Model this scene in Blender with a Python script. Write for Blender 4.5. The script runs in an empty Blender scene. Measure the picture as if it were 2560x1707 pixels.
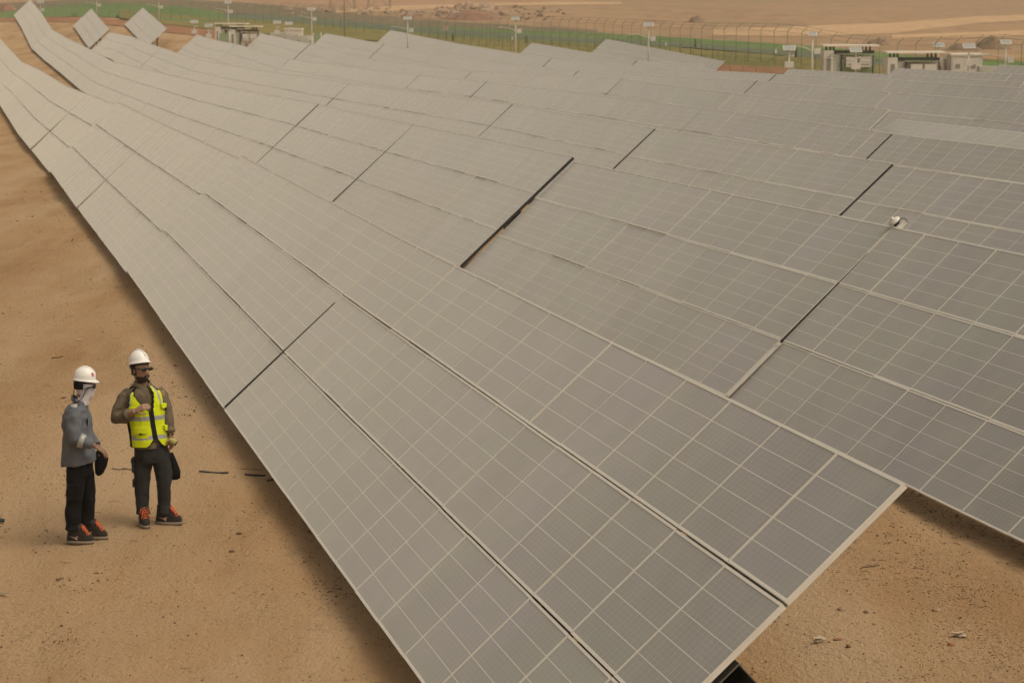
import bpy, bmesh, math, random
import numpy as np
from mathutils import Vector, Matrix, noise as mnoise
R = math.radians
scene = bpy.context.scene
rng = random.Random(7)
HC = 5.6                                   # camera height over the dirt track
PITCH = R(7.942)
# ------------------------------------------------------------------ camera
cam_d = bpy.data.cameras.new('camera'); cam = bpy.data.objects.new('camera', cam_d)
scene.collection.objects.link(cam); scene.camera = cam
cam.location = (0, 0, HC); cam.rotation_euler = (R(90) - PITCH, 0, 0)
cam_d.sensor_width = 36.0; cam_d.lens = 82.97; cam_d.clip_end = 6000; cam_d.clip_start = 0.2
cam_d.dof.use_dof = True; cam_d.dof.focus_distance = 22.5; cam_d.dof.aperture_fstop = 5.6
# ------------------------------------------------------------------ world
w = bpy.data.worlds.new('World'); scene.world = w; w.use_nodes = True
nt = w.node_tree; nt.nodes.clear()
SUN_EL, SUN_ROT = R(58), R(115)
wo = nt.nodes.new('ShaderNodeOutputWorld'); bg = nt.nodes.new('ShaderNodeBackground')
sky = nt.nodes.new('ShaderNodeTexSky'); sky.sky_type = 'NISHITA'; sky.sun_disc = False
sky.sun_elevation = SUN_EL; sky.sun_rotation = SUN_ROT
sky.air_density = 1.0; sky.dust_density = 6.0; sky.ozone_density = 1.0
hs = nt.nodes.new('ShaderNodeHueSaturation'); hs.inputs['Saturation'].default_value = 0.12
mul = nt.nodes.new('ShaderNodeMixRGB'); mul.blend_type = 'MULTIPLY'; mul.inputs[0].default_value = 1.0
mul.inputs[2].default_value = (1.0, 0.905, 0.765, 1)
nt.links.new(sky.outputs[0], hs.inputs['Color']); nt.links.new(hs.outputs[0], mul.inputs[1])
nt.links.new(mul.outputs[0], bg.inputs[0]); nt.links.new(bg.outputs[0], wo.inputs[0])
bg.inputs[1].default_value = 0.122
# ------------------------------------------------------------------ sun (veiled by dust: very soft)
sl = bpy.data.lights.new('sun', 'SUN'); sl.energy = .75; sl.angle = R(46); sl.color = (1.0, 0.93, 0.82)
so = bpy.data.objects.new('sun', sl); scene.collection.objects.link(so)
sd = Vector((math.sin(SUN_ROT) * math.cos(SUN_EL), math.cos(SUN_ROT) * math.cos(SUN_EL), math.sin(SUN_EL)))
so.rotation_euler = (-sd).to_track_quat('-Z', 'Y').to_euler(); so.location = (0, 0, 60)
scene.view_settings.view_transform = 'Standard'; scene.view_settings.look = 'None'
scene.view_settings.exposure = 0.12; scene.view_settings.gamma = 1.0

# ================================================================== helpers
COL = scene.collection
MATS = {}
def link(o, parent=None):
    COL.objects.link(o)
    if parent is not None: o.parent = parent
    return o
def tag(o, label=None, cat=None, group=None, kind=None):
    if label: o['label'] = label
    if cat: o['category'] = cat
    if group: o['group'] = group
    if kind: o['kind'] = kind
    return o
def empty(name, loc, label, cat, group=None, rz=0.0):
    o = bpy.data.objects.new(name, None); link(o); o.location = loc; o.rotation_euler = (0, 0, rz)
    o.empty_display_size = 0.2
    return tag(o, label, cat, group)
class MB:
    """collects shapes into one mesh, several material slots"""
    def __init__(s): s.v = []; s.f = []; s.m = []; s.sm = []
    def add(s, vs, fs, mi=0, smooth=False):
        b = len(s.v); s.v += [tuple(p) for p in vs]
        for f in fs: s.f.append(tuple(i + b for i in f)); s.m.append(mi); s.sm.append(smooth)
    def box(s, c, d, mi=0, M=None):
        x, y, z = d[0] / 2, d[1] / 2, d[2] / 2
        vs = [Vector((sx * x, sy * y, sz * z)) for sx in (-1, 1) for sy in (-1, 1) for sz in (-1, 1)]
        vs = [(M @ p if M else p) + Vector(c) for p in vs]
        s.add(vs, [(0, 1, 3, 2), (4, 6, 7, 5), (0, 4, 5, 1), (2, 3, 7, 6), (0, 2, 6, 4), (1, 5, 7, 3)], mi)
    def tube(s, pts, r, n=8, mi=0, cap=True, smooth=True):
        pts = [Vector(p) for p in pts]; rs = r if isinstance(r, (list, tuple)) else [r] * len(pts)
        rings = []; up = None
        for i, p in enumerate(pts):
            t = (pts[min(i + 1, len(pts) - 1)] - pts[max(i - 1, 0)]).normalized()
            if up is None:
                up = Vector((0, 0, 1)) if abs(t.z) < .9 else Vector((1, 0, 0))
            a = t.cross(up).normalized(); b = a.cross(t).normalized(); up = b
            rings.append([p + (a * math.cos(2 * math.pi * k / n) + b * math.sin(2 * math.pi * k / n)) * rs[i] for k in range(n)])
        vs = [q for rg in rings for q in rg]; fs = []
        for i in range(len(rings) - 1):
            for k in range(n):
                k2 = (k + 1) % n; fs.append((i * n + k, i * n + k2, (i + 1) * n + k2, (i + 1) * n + k))
        if cap: fs.append(tuple(range(n - 1, -1, -1))); fs.append(tuple((len(rings) - 1) * n + k for k in range(n)))
        s.add(vs, fs, mi, smooth)
    def rings(s, rg, mi=0, cap=True, smooth=True, closed=True):
        n = len(rg[0]); vs = [q for r_ in rg for q in r_]; fs = []
        for i in range(len(rg) - 1):
            for k in range(n if closed else n - 1):
                k2 = (k + 1) % n; fs.append((i * n + k, i * n + k2, (i + 1) * n + k2, (i + 1) * n + k))
        if cap: fs.append(tuple(range(n - 1, -1, -1))); fs.append(tuple((len(rg) - 1) * n + k for k in range(n)))
        s.add(vs, fs, mi, smooth)
    def sphere(s, c, r, mi=0, nu=14, nv=10, M=None):
        r = r if isinstance(r, (tuple, list)) else (r, r, r); c = Vector(c); rg = []
        for j in range(nv + 1):
            a = math.pi * min(max(j / nv, .001), .999)
            ring = []
            for k in range(nu):
                b = 2 * math.pi * k / nu
                p = Vector((r[0] * math.sin(a) * math.cos(b), r[1] * math.sin(a) * math.sin(b), -r[2] * math.cos(a)))
                ring.append((M @ p if M else p) + c)
            rg.append(ring)
        s.rings(rg, mi)
    def mesh(s, name, mats):
        me = bpy.data.meshes.new(name); me.from_pydata(s.v, [], s.f)
        for m in (mats if isinstance(mats, (list, tuple)) else [mats]): me.materials.append(m)
        me.polygons.foreach_set('material_index', s.m); me.polygons.foreach_set('use_smooth', s.sm); me.update()
        return me
    def build(s, name, mats, parent=None, loc=None):
        o = bpy.data.objects.new(name, s.mesh(name, mats)); link(o, parent)
        if loc is not None: o.location = loc
        return o
def fuse(o, voxel, smooth=2, disp=None):
    """voxel-remesh + smooth an object's mesh in place"""
    m = o.modifiers.new('r', 'REMESH'); m.mode = 'VOXEL'; m.voxel_size = voxel; m.use_smooth_shade = True
    if smooth: s_ = o.modifiers.new('s', 'SMOOTH'); s_.factor = .5; s_.iterations = smooth
    dg = bpy.context.evaluated_depsgraph_get(); ev = o.evaluated_get(dg)
    me = bpy.data.meshes.new_from_object(ev); old = o.data; mats = list(old.materials)
    o.modifiers.clear(); o.data = me
    me.materials.clear()
    for q in mats[:1]: me.materials.append(q)
    for p in me.polygons: p.use_smooth = True; p.material_index = 0
    if disp:
        me.update(); ns = [v.normal.copy() for v in me.vertices]
        for v, n_ in zip(me.vertices, ns): v.co += n_ * disp(v.co)
        me.update()
    return o

# ------------------------------------------------------------------ materials
def new_mat(name):
    m = bpy.data.materials.new(name); m.use_nodes = True; t = m.node_tree
    return m, t, t.nodes['Principled BSDF']
def N(t, typ, **kw):
    n = t.nodes.new(typ)
    for k, v in kw.items(): setattr(n, k, v)
    return n
def ramp(t, fac, stops):
    r = N(t, 'ShaderNodeValToRGB'); e = r.color_ramp.elements
    while len(e) < len(stops): e.new(0.5)
    for i, (p, c) in enumerate(stops):
        e[i].position = p; e[i].color = (c[0], c[1], c[2], 1)
    t.links.new(fac, r.inputs[0]); return r
def mixc(t, fac, a, b, mode='MIX'):
    m = N(t, 'ShaderNodeMixRGB', blend_type=mode)
    for i, x in ((0, fac), (1, a), (2, b)):
        if hasattr(x, 'links'): t.links.new(x, m.inputs[i])
        elif i == 0: m.inputs[0].default_value = x
        else: m.inputs[i].default_value = (x[0], x[1], x[2], 1)
    return m.outputs[0]
def noise_n(t, co, scale, detail=4, rough=.55, vec=None):
    n = N(t, 'ShaderNodeTexNoise'); n.inputs['Scale'].default_value = scale
    n.inputs['Detail'].default_value = detail; n.inputs['Roughness'].default_value = rough
    if vec:
        mp = N(t, 'ShaderNodeMapping'); mp.inputs['Scale'].default_value = vec; t.links.new(co, mp.inputs[0]); co = mp.outputs[0]
    t.links.new(co, n.inputs['Vector']); return n.outputs['Fac']
def plain(name, col, rough=.7, metal=0.0, var=.12, scale=6, bump=0.0, bscale=40, spec=.5):
    m, t, p = new_mat(name)
    tc = N(t, 'ShaderNodeTexCoord').outputs['Object']
    f = noise_n(t, tc, scale, 5)
    a = [c * (1 - var) for c in col]; b = [min(1, c * (1 + var)) for c in col]
    r = ramp(t, f, [(.3, a), (.7, b)])
    t.links.new(r.outputs[0], p.inputs['Base Color'])
    p.inputs['Roughness'].default_value = rough; p.inputs['Metallic'].default_value = metal
    p.inputs['Specular IOR Level'].default_value = spec
    if bump:
        bn = N(t, 'ShaderNodeBump'); bn.inputs['Strength'].default_value = bump; bn.inputs['Distance'].default_value = .02
        t.links.new(noise_n(t, tc, bscale, 4), bn.inputs['Height']); t.links.new(bn.outputs[0], p.inputs['Normal'])
    return m

PH_ = R(13.46)
def ground_mat():
    m, t, p = new_mat('sandy_soil')
    tc = N(t, 'ShaderNodeTexCoord').outputs['Object']
    big = noise_n(t, tc, .09, 5, .6)
    mid = noise_n(t, tc, .9, 6, .6, (1, .45, 1))
    fine = noise_n(t, tc, 14, 5, .65, (1, .6, 1))
    spk = noise_n(t, tc, 55, 3, .7)
    c0 = ramp(t, big, [(.30, (.358, .206, .094)), (.5, (.448, .279, .139)), (.70, (.400, .223, .099))]).outputs[0]
    c1 = mixc(t, ramp(t, mid, [(.36, (.0, 0, 0)), (.62, (.55, .55, .55))]).outputs[0], c0, (.49, .336, .193))
    c2 = mixc(t, ramp(t, fine, [(.27, (.7, .7, .7)), (.43, (0, 0, 0))]).outputs[0], c1, (.22, .125, .060))
    c3 = mixc(t, ramp(t, spk, [(.62, (0, 0, 0)), (.74, (.5, .5, .5))]).outputs[0], c2, (.48, .35, .22))
    # compacted bands along the rows, left by wheels
    mp = N(t, 'ShaderNodeMapping'); mp.inputs['Rotation'].default_value = (0, 0, -PH_); mp.inputs['Scale'].default_value = (.55, .035, 1); t.links.new(tc, mp.inputs[0])
    bands = noise_n(t, mp.outputs[0], 1.0, 4, .55)
    c3 = mixc(t, ramp(t, bands, [(.48, (0, 0, 0)), (.62, (.75, .75, .75))]).outputs[0], c3, (.505, .350, .208))
    c3 = mixc(t, ramp(t, bands, [(.34, (.65, .65, .65)), (.46, (0, 0, 0))]).outputs[0], c3, (.315, .172, .072))
    # churned, darker clods in patches
    pat = noise_n(t, tc, .33, 4, .6, (1, .55, 1))
    clod = noise_n(t, tc, 26, 4, .75, (1, .7, 1))
    k = N(t, 'ShaderNodeMath', operation='MULTIPLY')
    t.links.new(ramp(t, pat, [(.50, (0, 0, 0)), (.66, (1, 1, 1))]).outputs[0], k.inputs[0])
    t.links.new(ramp(t, clod, [(.54, (0, 0, 0)), (.64, (.75, .75, .75))]).outputs[0], k.inputs[1])
    c4 = mixc(t, k.outputs[0], c3, (.15, .090, .052))
    t.links.new(c4, p.inputs['Base Color']); p.inputs['Roughness'].default_value = .95
    p.inputs['Specular IOR Level'].default_value = .15
    ad = N(t, 'ShaderNodeMath', operation='ADD'); t.links.new(mid, ad.inputs[0]); t.links.new(fine, ad.inputs[1])
    ad2 = N(t, 'ShaderNodeMath', operation='ADD'); t.links.new(ad.outputs[0], ad2.inputs[0]); t.links.new(clod, ad2.inputs[1])
    bn = N(t, 'ShaderNodeBump'); bn.inputs['Strength'].default_value = .78; bn.inputs['Distance'].default_value = .08
    t.links.new(ad2.outputs[0], bn.inputs['Height']); t.links.new(bn.outputs[0], p.inputs['Normal'])
    return m
def soil(name, cols, scale=.05, rough=.95, stretch=(1, .4, 1)):
    m, t, p = new_mat(name)
    tc = N(t, 'ShaderNodeTexCoord').outputs['Object']
    a = noise_n(t, tc, scale, 6, .62, stretch); b = noise_n(t, tc, scale * 14, 5, .7, stretch)
    c = ramp(t, a, [(.30, cols[0]), (.5, cols[1]), (.70, cols[2])]).outputs[0]
    c = mixc(t, ramp(t, b, [(.34, (.6, .6, .6)), (.52, (0, 0, 0))]).outputs[0], c, [q * .55 for q in cols[0]])
    t.links.new(c, p.inputs['Base Color']); p.inputs['Roughness'].default_value = rough
    p.inputs['Specular IOR Level'].default_value = .1
    return m
def glass_mat():
    """dusty cover glass over a grid of half-cut cells (UV 0..1 across each module)"""
    m, t, p = new_mat('module_glass')
    uv = N(t, 'ShaderNodeUVMap').outputs[0]
    sp = N(t, 'ShaderNodeSeparateXYZ'); t.links.new(uv, sp.inputs[0])
    def lines(src, n, wid, offs=0.5):
        a = N(t, 'ShaderNodeMath', operation='MULTIPLY_ADD'); a.inputs[1].default_value = n; a.inputs[2].default_value = offs
        t.links.new(src, a.inputs[0])
        f = N(t, 'ShaderNodeMath', operation='FRACT'); t.links.new(a.outputs[0], f.inputs[0])
        s_ = N(t, 'ShaderNodeMath', operation='SUBTRACT'); t.links.new(f.outputs[0], s_.inputs[0]); s_.inputs[1].default_value = .5
        b = N(t, 'ShaderNodeMath', operation='ABSOLUTE'); t.links.new(s_.outputs[0], b.inputs[0])
        g = N(t, 'ShaderNodeMath', operation='LESS_THAN'); t.links.new(b.outputs[0], g.inputs[0]); g.inputs[1].default_value = wid * n / 2
        return g.outputs[0]
    strong = lines(sp.outputs[1], 5, .0058)
    wy = lines(sp.outputs[1], 25, .0030)
    wx = lines(sp.outputs[0], 12, .0085)
    weak = N(t, 'ShaderNodeMath', operation='MAXIMUM'); t.links.new(wy, weak.inputs[0]); t.links.new(wx, weak.inputs[1])
    geo = N(t, 'ShaderNodeNewGeometry').outputs['Position']
    oi = N(t, 'ShaderNodeObjectInfo').outputs['Random']
    hue = noise_n(t, geo, .38, 3, .6)
    cell = ramp(t, hue, [(.36, (.074, .066, .108)), (.5, (.074, .077, .084)), (.64, (.064, .082, .072))]).outputs[0]
    vr = N(t, 'ShaderNodeMath', operation='MULTIPLY_ADD'); vr.inputs[1].default_value = .5; vr.inputs[2].default_value = .75
    t.links.new(oi, vr.inputs[0])
    cell = mixc(t, 1.0, cell, vr.outputs[0], 'MULTIPLY')
    c = mixc(t, weak.outputs[0], cell, (.155, .145, .128))
    c = mixc(t, strong, c, (.56, .53, .48))
    # dust film: streaky, thicker towards the lower edge of each module
    d1 = noise_n(t, geo, 1.3, 5, .6); d2 = noise_n(t, geo, .12, 3, .5)
    da = N(t, 'ShaderNodeMath', operation='MULTIPLY'); t.links.new(d1, da.inputs[0]); t.links.new(d2, da.inputs[1])
    df = ramp(t, da.outputs[0], [(.08, (.07, .07, .07)), (.42, (.31, .31, .31))]).outputs[0]
    oc = N(t, 'ShaderNodeTexCoord').outputs['Object']
    vm = N(t, 'ShaderNodeVectorMath', operation='MULTIPLY_ADD'); vm.inputs[1].default_value = (3.2, .45, 1.0); t.links.new(oc, vm.inputs[0])
    rv = N(t, 'ShaderNodeCombineXYZ'); rm = N(t, 'ShaderNodeMath', operation='MULTIPLY'); rm.inputs[1].default_value = 90.0; t.links.new(oi, rm.inputs[0])
    t.links.new(rm.outputs[0], rv.inputs[0]); t.links.new(rm.outputs[0], rv.inputs[1]); t.links.new(rv.outputs[0], vm.inputs[2])
    run = noise_n(t, vm.outputs[0], 1.0, 4, .6)                        # rain runs down the slope
    dfm = N(t, 'ShaderNodeMath', operation='MULTIPLY'); t.links.new(df, dfm.inputs[0])
    t.links.new(ramp(t, run, [(.30, (.84, .84, .84)), (.70, (1.18, 1.18, 1.18))]).outputs[0], dfm.inputs[1])
    rr = N(t, 'ShaderNodeMapRange'); rr.inputs[1].default_value = .3; rr.inputs[2].default_value = .7; rr.inputs[3].default_value = .17; rr.inputs[4].default_value = .26
    t.links.new(run, rr.inputs[0])
    c = mixc(t, dfm.outputs[0], c, (.424, .408, .358))
    t.links.new(c, p.inputs['Base Color'])
    t.links.new(rr.outputs[0], p.inputs['Roughness']); p.inputs['IOR'].default_value = 1.45
    p.inputs['Sheen Weight'].default_value = .68; p.inputs['Sheen Roughness'].default_value = .45; p.inputs['Sheen Tint'].default_value = (.94, .895, .785, 1)
    p.inputs['Specular IOR Level'].default_value = .5
    return m
M_GROUND = ground_mat(); M_GLASS = glass_mat()
M_ALU = plain('anodised_aluminium', (.70, .66, .58), .5, 0, .05, 3)
M_STEEL = plain('galvanised_steel', (.30, .275, .235), .5, .6, .15, 4)
M_DARK = plain('dark_backsheet', (.03, .027, .024), .7, 0, .1)
M_POLE = plain('pole_paint', (.62, .575, .49), .5, 0, .06)
M_CAB = plain('cabinet_paint', (.70, .66, .58), .55, 0, .08, 1.5)
M_CABG = plain('greenish_cabinet_paint', (.50, .51, .43), .55, 0, .1, 1.5)
M_ROOF = plain('pale_roof_sheet', (.86, .79, .66), .6, 0, .07, 1)
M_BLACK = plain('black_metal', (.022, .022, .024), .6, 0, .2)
M_CANOPY = plain('charcoal_canopy', (.05, .047, .042), .7)
M_LOUV = plain('grey_louvre', (.27, .245, .215), .6, 0, .12)
M_GFENCE = plain('green_coated_wire', (.15, .20, .11), .6, 0, .2, 2)
M_GPANEL = plain('green_mesh_screen', (.28, .38, .21), .7, 0, .2, 3)
M_PVD = plain('small_panel_glass', (.33, .32, .29), .35, 0, .1, 3)
M_WHITE = plain('white_plastic', (.70, .66, .58), .4, 0, .04)
M_RED = plain('red_print', (.55, .05, .05), .5, 0, .1)
M_ROCK = plain('pale_broken_rock', (.36, .24, .16), .95, 0, .35, 1.2, .6, 3)
M_DIRT = plain('dug_earth', (.205, .132, .082), .98, 0, .35, .6, .8, 2.2)
M_DIRTR = plain('reddish_earth', (.26, .135, .085), .98, 0, .3, .6, .8, 2.2)

# ================================================================== the array: layout
PH = R(13.46); TAU = R(42.3)
A0 = np.array([2.5589, 15.0507, HC - 3.0468])
UH = np.array([-math.sin(PH), math.cos(PH), 0.0]); NH = np.array([math.cos(PH), math.sin(PH), 0.0])
PITCH_U = 17.19; PITCH_N = 6.7; VP = 1.11; SLOPE = 3 * VP - .025
ROWS = 'ABCDEFGHIJ'
ROWWORD = ['front', 'second', 'third', 'fourth', 'fifth', 'sixth', 'seventh', 'eighth', 'ninth', 'tenth']
OFF = [0, -.05, -.11, -.17, -.22, -.28, -.36, -.41, -.5, -.56]
# per row: boundary number -> height of the upper edge (far table's end, near table's end) over the corner A0
KN = dict(
 A={0: 0, 1: (.02, .01), 2: (.05, .13), 3: -.01, 4: (-.15, -.03), 6: -.54, 8: -.54, 10: -.74, 12: -.23, 14: .3, 15: .65, 16: 1.1},
 B={0: .27, 1: .1, 2: (.07, -.03), 3: -.05, 4: (-.12, -.145), 6: -.45, 8: -.62, 10: -.72, 12: -.14, 14: .33, 16: .99, 18: 3.17, 20: 4.81},
 C={1: -.02, 2: (-.11, -.16), 3: (-.19, -.21), 4: (-.15, -.17), 6: -.41, 8: -.6, 10: -.68, 11: -.43, 12: -.19, 13: .12, 14: .47, 16: (.97, .62), 18: 3.46},
 D={2: -.28, 3: (-.36, -.38), 4: (-.32, -.30), 6: -.33, 7: -.49, 10: -.59, 12: .13, 13: .29, 14: .68, 16: 1.08, 18: 3.6},
 E={3: -.34, 4: -.39, 5: -.38, 6: -.22, 8: -.68, 10: -.66, 12: .13, 14: .8},
 F={4: -.3, 5: -.35, 6: -.34, 8: -.69, 10: -.6, 12: .12, 14: .8},
 G={5: -.26, 6: -.31, 7: -.45, 8: -.6, 10: -.56, 12: .14, 14: 1.13},
 H={6: -.45, 8: -.59, 10: -.73, 12: .22},
 I={6: -.4, 8: -.54, 10: -.79, 12: .56},
 J={7: -.3, 8: -.35})
PRESENT = dict(A=(0, 16), B=(0, 20), C=(1, 18), D=(2, 18), E=(3, 14), F=(4, 14), G=(5, 14), H=(6, 12), I=(6, 12), J=(7, 8))
MISSING = {('D', 14), ('D', 15), ('H', 8), ('I', 8), ('I', 9)}
def knot(k, b, side):
    d = KN[k]
    if b in d:
        v = d[b]; return v[side] if isinstance(v, tuple) else v
    ks = sorted(d); lo = max([q for q in ks if q < b], default=ks[0]); hi = min([q for q in ks if q > b], default=ks[-1])
    if lo == hi: return knot(k, lo, side)
    f = (b - lo) / (hi - lo); return knot(k, lo, 1 if False else 0) * (1 - f) + knot(k, hi, 1) * f
def plan(k, s):
    i = ROWS.index(k); n = PITCH_N * i - (.16 * min(1, max(0, s / 60)) if k == 'A' else 0)
    return A0 + s * UH + n * NH
# ================================================================== terrain: thin-plate surface through control heights
CTRL = []
DROP = SLOPE * math.sin(TAU) + .25
for k in ROWS:
    i = ROWS.index(k)
    lo, hi = PRESENT[k]
    for b in range(lo, hi + 1, 1 if lo < 6 else 2):
        z = .5 * (knot(k, b, 0) + knot(k, b, 1)); p = plan(k, (b + OFF[i]) * PITCH_U) - 1.25 * NH
        CTRL.append((p[0], p[1], A0[2] + z - DROP))
CTRL += [(-6, 10, 0.0), (0, 4, 0.0), (8, 6, 0), (-5, 24, .02), (-3.9, 25, .02), (-4, 20, 0.0), (-9, 30, 0), (-10, 40, .05), (-8.5, 48, .05),
         (-14, 60, .0), (-17, 75, -.1), (-22, 95, -.3), (-30, 130, -.5), (-44, 190, -.5), (-70, 260, .5), (-25, 20, 0), (-40, 60, 0), (14, 15, .0), (20, 20, 0), (30, 30, 0)]
FZ = [(60, 90, -.2), (45, 130, .2), (33.6, 165, .6), (23.8, 200, 1.0), (4.2, 278, 1.6), (-18, 333, 2.3), (-45, 390, 3.6), (-93, 440, 4.5), (-150, 480, 5.0)]
CTRL += FZ
CTRL += [(-60, 300, 2.2), (-80, 360, 3.9), (60, 180, .6), (60, 250, 1.3), (40, 300, 1.7), (20, 340, 2.2), (100, 300, 1.5), (140, 200, .8),
         (-30, 460, 6.0), (-90, 500, 7.3), (10, 420, 4.0), (60, 420, 3.6), (120, 420, 3.4), (-160, 560, 8.5), (-60, 600, 9.2), (40, 600, 7.4), (140, 600, 6.2),
         (-250, 800, 15), (-60, 820, 14), (120, 820, 11.5), (300, 820, 10.5), (-400, 1200, 27), (0, 1200, 25), (400, 1200, 22), (-500, 1700, 48), (0, 1700, 46), (500, 1700, 44),
         (-120, 100, 0), (-120, 300, 2.5), (-260, 400, 5), (200, 60, 0), (260, 300, 2), (0, -40, 0), (-60, -40, 0), (60, -40, 0)]
_P = np.array(CTRL, float)
def _phi(d2): return np.where(d2 > 1e-9, .5 * d2 * np.log(np.maximum(d2, 1e-9)), 0)
_n = len(_P); _S = 100.0; _q = _P[:, :2] / _S
_K = _phi(((_q[:, None] - _q[None]) ** 2).sum(2)) + 6e-4 * np.eye(_n)
_Q = np.hstack([np.ones((_n, 1)), _q])
_A = np.vstack([np.hstack([_K, _Q]), np.hstack([_Q.T, np.zeros((3, 3))])])
_w = np.linalg.solve(_A, np.concatenate([_P[:, 2], np.zeros(3)]))
def G(x, y):
    x = np.atleast_1d(np.asarray(x, float)); y = np.atleast_1d(np.asarray(y, float)); out = np.empty(x.shape)
    fx, fy, fo = x.ravel(), y.ravel(), out.ravel()
    for a in range(0, len(fx), 4000):
        q = np.stack([fx[a:a + 4000], fy[a:a + 4000]], 1) / _S
        d = ((q[:, None] - _q[None]) ** 2).sum(2)
        fo[a:a + 4000] = _phi(d) @ _w[:_n] + _w[_n] + q @ _w[_n + 1:]
    return fo.reshape(x.shape)
def g1(x, y): return float(G([x], [y])[0])
def at(px, Y, dz=0.0):
    """ground point under photo column px at forward distance Y"""
    x = (px - 1280) / 5900 * (Y * math.cos(PITCH) + (HC - 1.5) * math.sin(PITCH))
    return Vector((x, Y, g1(x, Y) + dz))

def sheet(name, xs, ys, mat, kind='structure', dz=0.0):
    X, Y = np.meshgrid(xs, ys); Z = G(X, Y) + dz
    nx, ny = len(xs), len(ys)
    v = np.stack([X.ravel(), Y.ravel(), Z.ravel()], 1)
    idx = np.arange(nx * ny).reshape(ny, nx)
    f = np.stack([idx[:-1, :-1].ravel(), idx[:-1, 1:].ravel(), idx[1:, 1:].ravel(), idx[1:, :-1].ravel()], 1)
    me = bpy.data.meshes.new(name); me.from_pydata(v.tolist(), [], f.tolist()); me.materials.append(mat)
    me.polygons.foreach_set('use_smooth', [True] * len(me.polygons)); me.update()
    o = bpy.data.objects.new(name, me); link(o); o['kind'] = kind
    return o
def seg(a, b, st): return list(np.arange(a, b, st))
xs = seg(-900, -120, 30) + seg(-120, -24, 4) + seg(-24, -9, .5) + seg(-9, 9, .22) + seg(9, 30, .6) + seg(30, 120, 3) + seg(120, 901, 30)
ys = seg(-60, 4, 4) + seg(4, 9, .8) + seg(9, 40, .22) + seg(40, 60, .6) + seg(60, 140, 1.6) + seg(140, 480, 4) + seg(480, 900, 15) + seg(900, 1800, 60)
ground = sheet('ground', xs, ys, M_GROUND)
FEET = [(-4.40, 24.0, .55), (-3.65, 24.8, .6)]
def micro(x, y):
    """small relief of the worked soil: humps, wheel ruts along the row, clods; flat where the men stand"""
    if y > 120 or x < -40 or x > 50: return 0.0
    q = Vector((x, y, 0)); dx, dy = x - A0[0], y - A0[1]; n_ = dx * NH[0] + dy * NH[1]; s_ = dx * UH[0] + dy * UH[1]
    z = .060 * mnoise.noise(Vector((x * .5, y * .3, 3.1))) + .034 * mnoise.noise(Vector((x * 1.5, y * 1.0, 7.7))) + .018 * mnoise.noise(Vector((x * 3.6, y * 2.6, 1.7)))
    rough = max(0.0, mnoise.noise(Vector((x * .35, y * .2, 21.0))) + .15)
    z += rough * (.062 * mnoise.noise(Vector((x * 5.2, y * 4.0, 5.5))) + .030 * abs(mnoise.noise(Vector((x * 2.4, y * 1.9, 9.5)))))
    wob = .35 * mnoise.noise(Vector((s_ * .06, 4.0, 0)))
    for c in (-3.5, -5.4, -7.6, -9.4):
        t_ = (n_ - c - wob) / .20
        if abs(t_) < 3: z += (-.070 * math.exp(-t_ * t_) + .034 * math.exp(-(abs(t_) - 1.6) ** 2 * 3)) * (.6 + .5 * mnoise.noise(Vector((s_ * .4, c, 2))))
    for fx, fy, fr in FEET: z *= 1 - math.exp(-(((x - fx) ** 2 + (y - fy) ** 2) / fr ** 2) ** 2)
    return z
for v in ground.data.vertices:
    if v.co.y < 120 and -40 < v.co.x < 50: v.co.z += micro(v.co.x, v.co.y)
ground.data.update()

# ================================================================== solar tables
MW, MH, MT = 1.130, 1.0965, .042           # module width, height up the slope, frame depth
def module_mesh(w, h, rx=.0065, ry=.022):
    v = []; f = []; mi = []; uvs = {}
    x, y = w / 2, h / 2; a, b = x - rx, y - ry
    def q(pts, m, uv=None):
        i = len(v); v.extend(pts); f.append((i, i + 1, i + 2, i + 3)); mi.append(m)
        uvs[len(f) - 1] = uv or [(0, 0)] * 4
    O = [(-x, -y), (x, -y), (x, y), (-x, y)]; I = [(-a, -b), (a, -b), (a, b), (-a, b)]
    for i in range(4):
        j = (i + 1) % 4
        q([(*O[i], 0), (*O[j], 0), (*I[j], 0), (*I[i], 0)], 0)                      # rim
        q([(*I[i], 0), (*I[j], 0), (*I[j], -.003), (*I[i], -.003)], 0)              # step down to the glass
        q([(*O[i], -.017), (*O[j], -.017), (*O[j], 0), (*O[i], 0)], 0)              # upper side
        e = .0025; P = [(p[0] * (1 - e), p[1] * (1 - e)) for p in O]
        q([(*P[i], -.024), (*P[j], -.024), (*O[j], -.017), (*O[i], -.017)], 0)      # groove
        q([(*O[i], -MT), (*O[j], -MT), (*P[j], -.024), (*P[i], -.024)], 0)          # lower side
    q([(*I[0], -.003), (*I[1], -.003), (*I[2], -.003), (*I[3], -.003)], 1, [(0, 0), (1, 0), (1, 1), (0, 1)])
    q([(*O[3], -MT), (*O[2], -MT), (*O[1], -MT), (*O[0], -MT)], 2)
    return v, f, mi, uvs
def to_mesh(name, v, f, mi, uvs, mats):
    me = bpy.data.meshes.new(name); me.from_pydata(v, [], f)
    for m in mats: me.materials.append(m)
    me.polygons.foreach_set('material_index', mi); ul = me.uv_layers.new(name='UVMap'); k = 0
    for i, fc in enumerate(f):
        for j in range(len(fc)): ul.data[k].uv = uvs.get(i, [(0, 0)] * 4)[j] if i in uvs else (0, 0); k += 1
    me.update(); return me
MOD = to_mesh('solar_module', *module_mesh(MW, MH), [M_ALU, M_GLASS, M_DARK])
MOD2 = to_mesh('solar_module', *module_mesh(MW, 1.101, .0075, .022), [M_ALU, M_GLASS, M_DARK])
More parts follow.
